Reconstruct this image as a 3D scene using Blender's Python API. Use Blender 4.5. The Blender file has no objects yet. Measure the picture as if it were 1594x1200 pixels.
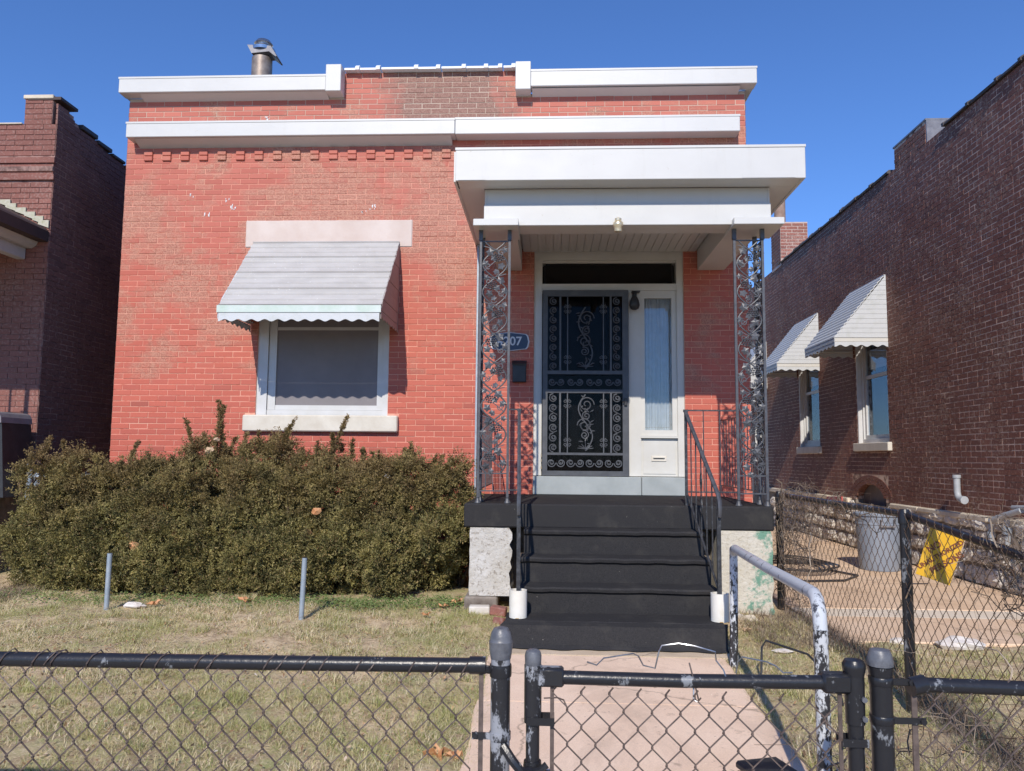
import bpy, math, random
import numpy as np
from mathutils import Vector, Matrix
random.seed(7)
RNG = np.random.default_rng(11)
S = bpy.context.scene
COL = S.collection
PI = math.pi
# ------------------------------------------------------------------ camera
YAW, PITCH, ROLL, FPX = math.radians(2.73), math.radians(5.35), math.radians(.52), 1200.0
f = Vector((-math.sin(YAW)*math.cos(PITCH), math.cos(YAW)*math.cos(PITCH), math.sin(PITCH)))
r = Vector((math.cos(YAW), math.sin(YAW), 0)); u = r.cross(f)
r2 = math.cos(ROLL)*r + math.sin(ROLL)*u; u2 = -math.sin(ROLL)*r + math.cos(ROLL)*u
cd = bpy.data.cameras.new('camera'); cam = bpy.data.objects.new('camera', cd); COL.objects.link(cam)
cam.matrix_world = Matrix(((r2.x, u2.x, -f.x, 0), (r2.y, u2.y, -f.y, 0), (r2.z, u2.z, -f.z, 1.45), (0, 0, 0, 1)))
cd.sensor_width = 36; cd.lens = 36*FPX/1594; cd.clip_end = 2000; cd.clip_start = .05
S.camera = cam
# ------------------------------------------------------------------ light
TA, TE = .13, .74                       # sunlight runs along (TA, 1, -TE)
w = bpy.data.worlds.new('World'); S.world = w; w.use_nodes = True
nt = w.node_tree
for n in list(nt.nodes): nt.nodes.remove(n)
sky = nt.nodes.new('ShaderNodeTexSky'); sky.sky_type = 'NISHITA'; sky.sun_disc = False
sky.sun_elevation = math.atan2(TE, math.hypot(TA, 1)); sky.sun_rotation = math.atan2(-TA, -1)
sky.air_density = 1.0; sky.dust_density = 0; sky.ozone_density = 6
bg = nt.nodes.new('ShaderNodeBackground'); bg.inputs[1].default_value = .112
wo = nt.nodes.new('ShaderNodeOutputWorld')
tint = nt.nodes.new('ShaderNodeMix'); tint.data_type = 'RGBA'; tint.blend_type = 'MULTIPLY'; tint.inputs[0].default_value = 1; tint.inputs[7].default_value = (.84, 1.06, 1.42, 1)
nt.links.new(sky.outputs[0], tint.inputs[6]); nt.links.new(tint.outputs[2], bg.inputs[0]); nt.links.new(bg.outputs[0], wo.inputs[0])
sl = bpy.data.lights.new('sun', 'SUN'); sl.energy = 4.1; sl.angle = math.radians(.53); sl.color = (1, .925, .82)
so = bpy.data.objects.new('sun', sl); COL.objects.link(so)
so.rotation_euler = Vector((TA, 1, -TE)).to_track_quat('-Z', 'Y').to_euler()
S.view_settings.view_transform = 'Standard'; S.view_settings.look = 'None'
S.view_settings.exposure = 0.1; S.view_settings.gamma = 1
try: S.view_settings.use_curve_mapping = False
except Exception: pass

# ------------------------------------------------------------------ materials
def ramp(nt, fac, stops):
    n = nt.nodes.new('ShaderNodeValToRGB'); el = n.color_ramp.elements
    while len(el) < len(stops): el.new(.5)
    for e, (p, c) in zip(el, stops):
        e.position = p; e.color = (*c, 1) if len(c) == 3 else c
    nt.links.new(fac, n.inputs[0]); return n.outputs[0]
def bw(a, b): return [(a, (0, 0, 0)), (b, (1, 1, 1))]
class N:
    """small node-building helper"""
    def __init__(s, name, rough=.7, metal=0, spec=.5):
        s.m = bpy.data.materials.new(name); s.m.use_nodes = True; s.nt = s.m.node_tree
        s.b = s.nt.nodes['Principled BSDF']; s.b.inputs['Roughness'].default_value = rough
        s.b.inputs['Metallic'].default_value = metal; s.b.inputs['Specular IOR Level'].default_value = spec
        s.geo = s.nt.nodes.new('ShaderNodeNewGeometry')
    def pos(s, scale=(1, 1, 1)):
        n = s.nt.nodes.new('ShaderNodeVectorMath'); n.operation = 'MULTIPLY'; n.inputs[1].default_value = scale
        s.nt.links.new(s.geo.outputs['Position'], n.inputs[0]); return n.outputs[0]
    def noise(s, scale, detail=3, vec=None, rough=.6, dist=0, col=False):
        n = s.nt.nodes.new('ShaderNodeTexNoise'); n.inputs['Scale'].default_value = scale
        n.inputs['Detail'].default_value = detail; n.inputs['Roughness'].default_value = rough
        n.inputs['Distortion'].default_value = dist
        s.nt.links.new(vec or s.pos(), n.inputs['Vector']); return n.outputs['Color' if col else 'Fac']
    def math(s, op, a, b=0.0, clamp=False):
        n = s.nt.nodes.new('ShaderNodeMath'); n.operation = op; n.use_clamp = clamp
        for i, v in enumerate((a, b)):
            if isinstance(v, (int, float)): n.inputs[i].default_value = v
            else: s.nt.links.new(v, n.inputs[i])
        return n.outputs[0]
    def mix(s, fac, a, b, mode='MIX'):
        n = s.nt.nodes.new('ShaderNodeMix'); n.data_type = 'RGBA'; n.blend_type = mode
        for i, v in ((0, fac), (6, a), (7, b)):
            if isinstance(v, (int, float)): n.inputs[i].default_value = v
            elif isinstance(v, tuple): n.inputs[i].default_value = (*v, 1)
            else: s.nt.links.new(v, n.inputs[i])
        return n.outputs[2]
    def rnd(s):
        o = s.nt.nodes.new('ShaderNodeObjectInfo')
        return s.math('FRACT', s.math('ADD', s.math('MULTIPLY', o.outputs['Random'], 7.31), s.geo.outputs['Random Per Island']))
    def xyz(s):
        n = s.nt.nodes.new('ShaderNodeSeparateXYZ'); s.nt.links.new(s.geo.outputs['Position'], n.inputs[0]); return n.outputs
    def bump(s, h, strength=.3, dist=.01):
        n = s.nt.nodes.new('ShaderNodeBump'); n.inputs['Strength'].default_value = strength; n.inputs['Distance'].default_value = dist
        s.nt.links.new(h, n.inputs['Height']); s.nt.links.new(n.outputs[0], s.b.inputs['Normal'])
    def out(s, c):
        if isinstance(c, tuple): s.b.inputs['Base Color'].default_value = (*c, 1)
        else: s.nt.links.new(c, s.b.inputs['Base Color'])
        return s.m
def plain(name, c1, c2=None, scale=8, rough=.6, metal=0, bump=.15, bscale=60, lo=.35, hi=.65, spec=.5):
    k = N(name, rough, metal, spec)
    if c2 is None: c2 = tuple(v*.82 for v in c1)
    fac = ramp(k.nt, k.noise(scale, 5), bw(lo, hi))
    c = k.mix(fac, c1, c2)
    if bump: k.bump(k.noise(bscale, 4), bump, .004)
    return k.out(c)

def brick_red():
    k = N('painted_brick', .62, 0, .35); x, y, z = k.xyz()
    rn = k.rnd()
    red = ramp(k.nt, rn, [(0, (.50, .118, .078)), (.5, (.56, .138, .092)), (.95, (.48, .115, .080)), (1, (.38, .10, .07))])
    # paint is stronger red near the ground, chalkier above
    hz = k.math('MULTIPLY', k.math('SUBTRACT', z, 2.0), .35, True)
    red = k.mix(hz, red, k.mix(rn, (.45, .125, .09), (.54, .165, .12)))
    speck = ramp(k.nt, k.noise(70, 5, rough=.8), bw(.44, .56))
    worn = k.mix(speck, k.mix(rn, (.26, .105, .072), (.35, .145, .10)), (.55, .32, .225))
    big = k.noise(1.25, 5, rough=.62, dist=.4)
    zb = k.math('MULTIPLY', k.math('SUBTRACT', z, 2.45), .06)
    mk = k.math('ADD', k.math('ADD', big, zb), k.math('MULTIPLY', k.math('SUBTRACT', rn, .5), .07))
    mk = k.math('SUBTRACT', mk, k.math('MULTIPLY', k.math('GREATER_THAN', 2.3, z), .06))
    mk = k.math('SUBTRACT', mk, k.math('MULTIPLY', k.math('MULTIPLY', k.math('SUBTRACT', z, 4.2), .14, True), 1.0))
    m1 = ramp(k.nt, mk, bw(.54, .65))
    m1 = k.math('MULTIPLY', m1, .72)
    c = k.mix(m1, red, worn)
    # centre of the parapet is bare brown brick
    px = k.math('MULTIPLY', ramp(k.nt, k.math('ADD', z, k.math('MULTIPLY', k.noise(2.2, 3), .5)), [(0, (0, 0, 0)), (1, (0, 0, 0))]), 1)
    par = k.math('MULTIPLY', k.math('GREATER_THAN', z, 5.2), ramp(k.nt, k.math('ADD', k.math('MULTIPLY', k.math('ABSOLUTE', k.math('ADD', x, 1.15)), .5), k.math('MULTIPLY', k.noise(2.5, 3), .6)), [(.55, (1, 1, 1)), (.72, (0, 0, 0))]))
    c = k.mix(k.math('MULTIPLY', par, .9), c, k.mix(speck, (.17, .085, .065), (.30, .19, .15)))
    # fine crazing
    fine = k.noise(220, 3)
    c = k.mix(ramp(k.nt, fine, [(.3, (.28, .28, .28)), (.62, (0, 0, 0))]), c, (.20, .07, .05))
    k.bump(k.math('ADD', k.noise(130, 4), k.math('MULTIPLY', speck, k.math('MULTIPLY', m1, .6))), .35, .003)
    return k.out(c)
def mortar_main():
    k = N('pink_mortar', .85, 0, .2); x, y, z = k.xyz()
    n = k.noise(3, 4); c = k.mix(ramp(k.nt, n, bw(.35, .65)), (.72, .33, .25), (.66, .37, .27))
    c = k.mix(ramp(k.nt, k.noise(14, 3), bw(.30, .50)), (.56, .19, .135), c)
    c = k.mix(k.math('GREATER_THAN', z, 5.25), c, (.55, .45, .37))
    return k.out(c)
def brick_dark(name, a, b, d, mcol, smear=.5):
    k = N(name, .75, 0, .3); rn = k.rnd()
    c = ramp(k.nt, rn, [(0, a), (.5, b), (1, d)])
    c = k.mix(ramp(k.nt, k.noise(.9, 5), bw(.4, .62)), c, tuple(v*.72 for v in b))
    c = k.mix(ramp(k.nt, k.noise(60, 4), [(.35, (.35,)*3), (.6, (0,)*3)]), c, tuple(v*.5 for v in b))
    if smear: c = k.mix(k.math('MULTIPLY', ramp(k.nt, k.math('ADD', k.noise(38, 4), k.math('MULTIPLY', k.noise(1.7, 3), .35)), bw(.70, .80)), smear), c, mcol)
    k.bump(k.noise(90, 5), .3, .003)
    return k.out(c)
def mortar_dark(name, a, b, lo=.42, hi=.56):
    k = N(name, .9, 0, .2)
    m = ramp(k.nt, k.math('ADD', k.math('MULTIPLY', k.noise(9, 4), .6), k.math('MULTIPLY', k.noise(1.6, 3), .4)), bw(lo, hi))
    k.bump(k.noise(80, 4), .4, .004)
    return k.out(k.mix(m, a, b))
M = {}
M['brick'] = brick_red(); M['mortar'] = mortar_main()
M['brick_r'] = brick_dark('old_brown_brick', (.185, .078, .058), (.25, .105, .074), (.15, .068, .055), (.44, .33, .25), .4)
M['mortar_r'] = mortar_dark('old_lime_mortar', (.20, .115, .09), (.70, .54, .43), .43, .53)
M['brick_l'] = brick_dark('pale_red_brick', (.25, .105, .085), (.30, .125, .10), (.21, .095, .08), (.42, .31, .27), .3)
M['mortar_l'] = mortar_dark('grey_red_mortar', (.16, .085, .075), (.36, .22, .19))
M['brick_ls'] = brick_dark('dull_red_brick', (.20, .095, .085), (.27, .125, .105), (.17, .085, .08), (.45, .3, .25), .25)  # slightly darker red brick, mainly for side walls
M['mortar_ls'] = mortar_dark('dull_red_mortar', (.12, .07, .065), (.42, .27, .23))
M['chim'] = brick_dark('chimney_brick', (.32, .11, .08), (.40, .16, .12), (.22, .08, .07), (.5, .4, .34), .4)
M['chim_m'] = plain('chimney_mortar', (.55, .42, .36))
def whitemetal():
    k = N('white_metal', .45)
    c = k.mix(ramp(k.nt, k.noise(2.5, 5), bw(.35, .65)), (.575, .578, .570), (.545, .548, .54))
    c = k.mix(ramp(k.nt, k.noise(1, 5, k.pos((9, 9, .9)), .7), [(.58, (0,)*3), (.78, (.35,)*3)]), c, (.46, .45, .42))
    c = k.mix(ramp(k.nt, k.noise(26, 4, rough=.75), [(.66, (0,)*3), (.74, (.7,)*3)]), c, (.42, .38, .33))
    k.bump(k.noise(1.6, 2, k.pos((1, 1, 2))), .15, .02); return k.out(c)
M['white'] = whitemetal()
M['white_v'] = plain('white_vinyl', (.60, .605, .61), (.55, .55, .54), 5, .45, bump=.03)
M['offwhite'] = plain('offwhite_door_paint', (.60, .59, .555), (.56, .545, .50), 4, .5, bump=.05)
M['stone_w'] = plain('pinkish_painted_stone', (.64, .55, .50), (.57, .465, .41), 3.5, .8, bump=.3, bscale=40)
M['sill'] = plain('cream_stone', (.68, .64, .56), (.58, .53, .45), 6, .8, bump=.3, bscale=40)
def awning_mat():
    k = N('weathered_awning', .6, 0, .3)
    c = k.mix(ramp(k.nt, k.noise(3, 5, k.pos((1, 3, 1))), bw(.4, .65)), (.42, .405, .39), (.48, .465, .45))
    sp = ramp(k.nt, k.noise(45, 2), bw(.70, .74))
    k.bump(k.noise(30, 3), .1, .003)
    return k.out(k.mix(sp, c, (.7, .7, .68)))
M['awning'] = awning_mat()
M['awn_green'] = plain('pale_green_metal', (.58, .65, .63), (.46, .57, .50), 6, .5, bump=.05)
M['awn_white'] = plain('white_enamel', (.55, .57, .59), (.50, .52, .52), 9, .45, bump=.05, lo=.5, hi=.7)
M['awn_shade_side'] = plain('grey_shaded_awning_side', (.36, .31, .30), (.30, .26, .25), 4, .6)  # awning's right end: shade of the side facing away from the sun, coloured in
M['black_iron'] = plain('black_iron', (.030, .031, .034), (.075, .078, .085), 30, .38, bump=.25, bscale=90, lo=.45, hi=.7)
M['grey_iron'] = plain('grey_coated_iron', (.055, .057, .066), (.09, .094, .105), 25, .42, bump=.2, bscale=90)
M['door_iron'] = plain('dark_grey_door_metal', (.058, .062, .072), (.085, .09, .10), 12, .5, bump=.08)
def chipped(name, base, under, lo=.52, hi=.56, scale=9, rough=.32):
    k = N(name, rough)
    f1 = ramp(k.nt, k.math('ADD', k.math('MULTIPLY', k.noise(scale, 6, k.pos((1.5, 1.5, .8)), .7), .75), k.math('MULTIPLY', k.noise(1.4, 2), .25)), bw(lo, hi))
    k.bump(k.noise(70, 4), .35, .003)
    return k.out(k.mix(f1, base, under))
M['fence_black'] = chipped('chipped_black_pipe', (.018, .018, .021), (.21, .22, .235), .57, .60)
M['fence_gate'] = chipped('patchy_black_pipe', (.022, .022, .025), (.29, .30, .325), .50, .53)
M['pipe_worn'] = chipped('peeling_black_white_pipe', (.03, .03, .034), (.55, .57, .59), .50, .54, 34)
M['pipe_white'] = chipped('peeling_white_pipe', (.55, .575, .60), (.07, .07, .08), .555, .60, 16)
M['cap'] = plain('grey_cast_cap', (.085, .088, .10), (.15, .155, .17), 30, .4, bump=.3)
M['galv'] = plain('galvanised_steel', (.30, .36, .42), (.40, .45, .50), 18, .45, .3, .1)
M['wire'] = plain('brown_black_wire', (.085, .062, .055), (.16, .12, .10), 40, .55, .2, 0)
M['wire_far'] = plain('rusty_wire', (.10, .065, .045), (.17, .11, .07), 20, .6, .2, 0)
M['silver'] = plain('bright_wire', (.45, .46, .48), (.25, .25, .26), 40, .3, .8, 0)
def carpet():
    k = N('black_outdoor_carpet', .95, 0, .1)
    c = k.mix(ramp(k.nt, k.noise(260, 3), bw(.35, .7)), (.020, .020, .022), (.056, .054, .055))
    c = k.mix(ramp(k.nt, k.noise(4, 6, rough=.7), bw(.52, .74)), c, (.058, .055, .052))
    c = k.mix(ramp(k.nt, k.noise(42, 3), bw(.745, .76)), c, (.30, .28, .25))
    k.bump(k.noise(300, 3), .6, .004); return k.out(c)
M['carpet'] = carpet()
def stucco(name, green=False):
    k = N(name, .9, 0, .2); x, y, z = k.xyz()
    c = k.mix(ramp(k.nt, k.noise(5, 5), bw(.35, .62)), (.62, .60, .57), (.50, .47, .42))
    c = k.mix(ramp(k.nt, k.noise(38, 5, rough=.7), [(.36, (.8,)*3), (.46, (0,)*3)]), c, (.26, .22, .18))
    if green:
        g = ramp(k.nt, k.math('ADD', k.noise(6, 5, rough=.7), k.math('MULTIPLY', k.math('SUBTRACT', x, 1.74), .9)), bw(.52, .60))
        c = k.mix(g, k.mix(.5, c, (.66, .60, .46)), (.17, .32, .24))
    k.bump(k.noise(26, 6, rough=.7), .8, .02); return k.out(c)
M['pier'] = stucco('crumbling_stucco'); M['pier_g'] = stucco('green_flaked_stucco', True)
M['grey_paint'] = plain('grey_painted_step', (.37, .40, .40), (.30, .33, .33), 4, .55, bump=.1)
def concrete(name, a, b, crack=(.2, .15, .11), s=1.0):
    k = N(name, .9, 0, .2)
    c = k.mix(ramp(k.nt, k.noise(2.2*s, 6), bw(.35, .65)), a, b)
    c = k.mix(ramp(k.nt, k.noise(140, 3), [(.35, (.4,)*3), (.6, (0,)*3)]), c, tuple(v*.7 for v in a))
    c = k.mix(ramp(k.nt, k.noise(55, 2), bw(.72, .76)), c, tuple(min(1, v*1.4) for v in b))
    c = k.mix(ramp(k.nt, k.noise(9, 5), [(.28, (.5,)*3), (.36, (0,)*3)]), c, crack)
    c = k.mix(ramp(k.nt, k.noise(1.3, 6, rough=.72, dist=1.2), [(.50, (0,)*3), (.66, (.5,)*3)]), c, tuple(v*.62 for v in a))
    c = k.mix(ramp(k.nt, k.noise(26, 3, rough=.6), [(.68, (0,)*3), (.72, (.8,)*3)]), c, tuple(v*.45 for v in a))
    v_ = k.nt.nodes.new('ShaderNodeTexVoronoi'); v_.feature = 'DISTANCE_TO_EDGE'; v_.inputs['Scale'].default_value = .8
    nz = k.nt.nodes.new('ShaderNodeMixRGB'); nz.inputs[0].default_value = .25; k.nt.links.new(k.geo.outputs['Position'], nz.inputs[1]); k.nt.links.new(k.noise(3, 4, col=True), nz.inputs[2]); k.nt.links.new(nz.outputs[0], v_.inputs['Vector'])
    c = k.mix(ramp(k.nt, v_.outputs['Distance'], [(.002, (.6,)*3), (.005, (0,)*3)]), c, crack)
    k.bump(k.noise(120, 4), .4, .004); return k.out(c)
M['walk'] = concrete('pink_tan_concrete', (.80, .585, .43), (.88, .67, .51))
M['walk_edge'] = concrete('sandy_concrete_edge', (.58, .45, .31), (.68, .55, .41))
M['slab'] = concrete('orange_tan_concrete', (.72, .51, .34), (.80, .60, .43))
M['slab_pale'] = concrete('pale_worn_concrete', (.72, .61, .48), (.80, .70, .57))
M['pave'] = concrete('grey_concrete', (.36, .34, .31), (.42, .40, .37)); M['asphalt'] = plain('asphalt', (.05, .05, .052), (.065, .065, .065), 3, .9)
def soil():
    k = N('lawn_soil', .95, 0, .1)
    g = ramp(k.nt, k.noise(1.7, 5, rough=.65), bw(.42, .62))
    c = k.mix(g, (.70, .54, .34), (.38, .38, .16))
    c = k.mix(ramp(k.nt, k.noise(11, 5, rough=.7), bw(.46, .62)), c, (.42, .30, .19))
    c = k.mix(ramp(k.nt, k.noise(60, 4, rough=.8), bw(.5, .7)), c, (.78, .64, .45))
    k.bump(k.noise(45, 6, rough=.75), 1, .02); return k.out(c)
M['soil'] = soil()
def leafmat(name, stops, trans=.25, rough=.6):
    """colour comes from a per-face random value; some light passes through"""
    k = N(name, rough, 0, .2)
    c = ramp(k.nt, k.geo.outputs['Random Per Island'], stops)
    k.nt.links.new(c, k.b.inputs['Base Color'])
    tr = k.nt.nodes.new('ShaderNodeBsdfTranslucent'); k.nt.links.new(c, tr.inputs[0])
    mx = k.nt.nodes.new('ShaderNodeMixShader'); mx.inputs[0].default_value = trans
    k.nt.links.new(k.b.outputs[0], mx.inputs[1]); k.nt.links.new(tr.outputs[0], mx.inputs[2])
    k.nt.links.new(mx.outputs[0], k.nt.nodes['Material Output'].inputs[0]); return k
def yew():
    k = leafmat('yew_needles', [(0, (.10, .10, .04)), (.4, (.21, .19, .075)), (.75, (.33, .27, .11)), (.93, (.44, .32, .16)), (1, (.48, .28, .16))], .22)
    x, y, z = k.xyz()
    base = k.b.inputs['Base Color'].links[0].from_socket
    base = k.mix(ramp(k.nt, k.noise(7, 3), bw(.40, .62)), k.mix(.45, base, (.05, .06, .025)), k.mix(.5, base, (.46, .40, .14)))
    top = k.math('MULTIPLY', k.math('ADD', k.math('SUBTRACT', z, .75), k.math('MULTIPLY', k.math('SUBTRACT', k.noise(2.5, 3), .5), 1.6)), 1.1, True)
    c = k.mix(k.math('MULTIPLY', top, .65), base, (.235, .145, .075))
    red = ramp(k.nt, k.noise(3.2, 3), bw(.66, .72)); c = k.mix(k.math('MULTIPLY', red, .7), c, (.24, .10, .06))
    for n in k.nt.nodes:
        if n.type in ('BSDF_PRINCIPLED',): k.nt.links.new(c, n.inputs['Base Color'])
        if n.type == 'BSDF_TRANSLUCENT': k.nt.links.new(c, n.inputs[0])
    return k.m
M['yew'] = yew()
def grassmat():
    k = leafmat('winter_grass', [(0, (.24, .28, .09)), (.35, (.42, .42, .17)), (.36, (.66, .53, .31)), (.8, (.84, .70, .47)), (1, (.92, .82, .62))], .3)
    base = k.b.inputs['Base Color'].links[0].from_socket
    g = ramp(k.nt, k.noise(1.5, 4, rough=.6), bw(.42, .60))
    c = k.mix(k.math('MULTIPLY', g, .55), base, (.40, .43, .14))
    for n in k.nt.nodes:
        if n.type == 'BSDF_PRINCIPLED': k.nt.links.new(c, n.inputs['Base Color'])
        if n.type == 'BSDF_TRANSLUCENT': k.nt.links.new(c, n.inputs[0])
    return k.m
M['grass'] = grassmat()
M['clover'] = leafmat('clover_leaves', [(0, (.12, .18, .05)), (.6, (.22, .29, .10)), (1, (.34, .40, .17))], .35).m
M['litter'] = leafmat('leaf_litter', [(0, (.09, .06, .04)), (.5, (.30, .17, .09)), (.9, (.60, .36, .2)), (1, (.75, .68, .58))], .1).m
M['vine'] = leafmat('dry_vine', [(0, (.10, .07, .05)), (.6, (.20, .15, .11)), (1, (.42, .34, .26))], .05).m
M['twig'] = plain('yew_bark', (.10, .06, .04), (.14, .09, .06), 20, .8)
M['leaf_o'] = plain('orange_dry_leaf', (.50, .22, .09), (.62, .34, .17), 14, .7)
M['leaf_p'] = plain('pale_dry_leaf', (.62, .46, .32), (.50, .34, .2), 14, .7)
M['rubble'] = plain('rubble_stone', (.50, .45, .40), (.70, .66, .60), 7, .9, bump=.9, bscale=22)
M['rubble_m'] = plain('rubble_mortar', (.12, .095, .08), (.30, .26, .22), 6, .95, bump=.8, bscale=30)
M['cap_stone'] = plain('pale_ledge', (.72, .63, .50), (.56, .49, .39), 6, .9, bump=.6, bscale=30)
M['rock'] = plain('white_rock', (.72, .68, .63), (.55, .48, .42), 9, .9, bump=.6, bscale=30)
M['pvc'] = plain('grey_pvc', (.42, .44, .46), (.34, .36, .38), 8, .5)
M['can'] = plain('grey_blue_plastic', (.215, .25, .315), (.25, .285, .34), 5, .55, bump=.1)
M['pvc_w'] = plain('dirty_white_pvc', (.74, .72, .66), (.66, .62, .52), 6, .5, lo=.5, hi=.8)
M['rust'] = plain('rust_stain', (.42, .26, .10), (.55, .42, .22), 20, .9)
def signmat():
    k = N('yellow_sign', .5); c = k.mix(ramp(k.nt, k.noise(7, 4), bw(.5, .7)), (.72, .40, .015), (.66, .42, .07)); return k.out(c)
M['sign'] = signmat(); M['ink'] = plain('faded_red_ink', (.16, .035, .02), (.24, .08, .02), 30, .6, bump=0)
M['navy'] = plain('navy_enamel', (.022, .04, .085), (.03, .05, .10), 10, .35, bump=0); M['plaque_w'] = plain('plaque_white', (.66, .68, .72), None, 10, .4, bump=0)
M['black'] = plain('black_plastic', (.02, .02, .022), (.035, .035, .037), 10, .45)
M['grey_cover'] = plain('grey_cover', (.17, .16, .17), (.21, .20, .21), 8, .7)
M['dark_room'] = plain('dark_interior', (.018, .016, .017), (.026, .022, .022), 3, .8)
M['blind'] = plain('grey_screen', (.085, .083, .092), (.105, .10, .11), 3, .85, bump=0)
M['screen'] = plain('grey_insect_screen', (.20, .185, .195), (.225, .21, .22), 3, .8, bump=0)
M['inner_door'] = plain('dark_inner_door', (.035, .035, .038), (.05, .05, .052), 3, .6)
M['curtain'] = plain('white_curtain', (.58, .57, .55), (.50, .49, .46), 12, .9)
M['gold'] = plain('brass_fitting', (.62, .50, .30), (.7, .62, .48), 60, .35, .6, .1)
M['shingle'] = plain('mossy_flashing', (.42, .42, .30), (.52, .50, .42), 30, .9, bump=.5)
M['brown_trim'] = plain('dark_brown_trim', (.055, .035, .033), (.07, .045, .04), 8, .7)
M['grey_mould'] = plain('grey_white_moulding', (.55, .53, .51), (.48, .46, .44), 5, .6)
M['tar'] = plain('black_coping', (.035, .030, .032), (.075, .065, .065), 9, .6, bump=.8, bscale=20)
M['tile_w'] = chipped('white_painted_tile', (.72, .76, .80), (.20, .20, .22), .60, .66, 16, .5)
M['vent'] = plain('weathered_flue', (.20, .155, .13), (.33, .28, .24), 9, .5, .4, .3)
M['zinc'] = plain('bright_zinc', (.50, .52, .56), (.40, .42, .46), 20, .18, .9, .05)
M['vent_grey'] = plain('grey_flue_flap', (.15, .15, .17), (.22, .22, .24), 12, .5, .3)
M['clay'] = plain('brown_flue_pipe', (.26, .17, .13), (.34, .24, .19), 10, .8)
M['red_paint'] = plain('red_board', (.42, .06, .06), (.5, .12, .1), 8, .6); M['wood'] = plain('old_wood', (.28, .22, .17), (.36, .3, .25), 10, .9)
M['roofing'] = plain('grey_roofing', (.12, .12, .12)); M['paint_drip'] = plain('white_paint_drip', (.78, .76, .76))
def glass(name, tint=(.9, .95, 1), mn=.01, mx=.16):
    m = bpy.data.materials.new(name); m.use_nodes = True; nt = m.node_tree
    for n in list(nt.nodes): nt.nodes.remove(n)
    o = nt.nodes.new('ShaderNodeOutputMaterial'); t = nt.nodes.new('ShaderNodeBsdfTransparent'); t.inputs[0].default_value = (*tint, 1)
    g = nt.nodes.new('ShaderNodeBsdfGlossy'); g.inputs['Roughness'].default_value = .02
    lw = nt.nodes.new('ShaderNodeFresnel'); lw.inputs[0].default_value = 1.5
    a = nt.nodes.new('ShaderNodeMath'); a.operation = 'MULTIPLY_ADD'; a.inputs[1].default_value = mx; a.inputs[2].default_value = mn
    x = nt.nodes.new('ShaderNodeMixShader')
    nt.links.new(lw.outputs[0], a.inputs[0]); nt.links.new(a.outputs[0], x.inputs[0])
    nt.links.new(t.outputs[0], x.inputs[1]); nt.links.new(g.outputs[0], x.inputs[2]); nt.links.new(x.outputs[0], o.inputs[0]); return m
M['glass'] = glass('window_glass'); M['glass_r'] = glass('reflective_glass', (.9, .93, .96), .035, .6); M['glass_d'] = glass('dark_glass', (.35, .36, .38), .02, .35); M['glass_s'] = glass('storm_glass', (.5, .5, .52), .004, .05)

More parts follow.
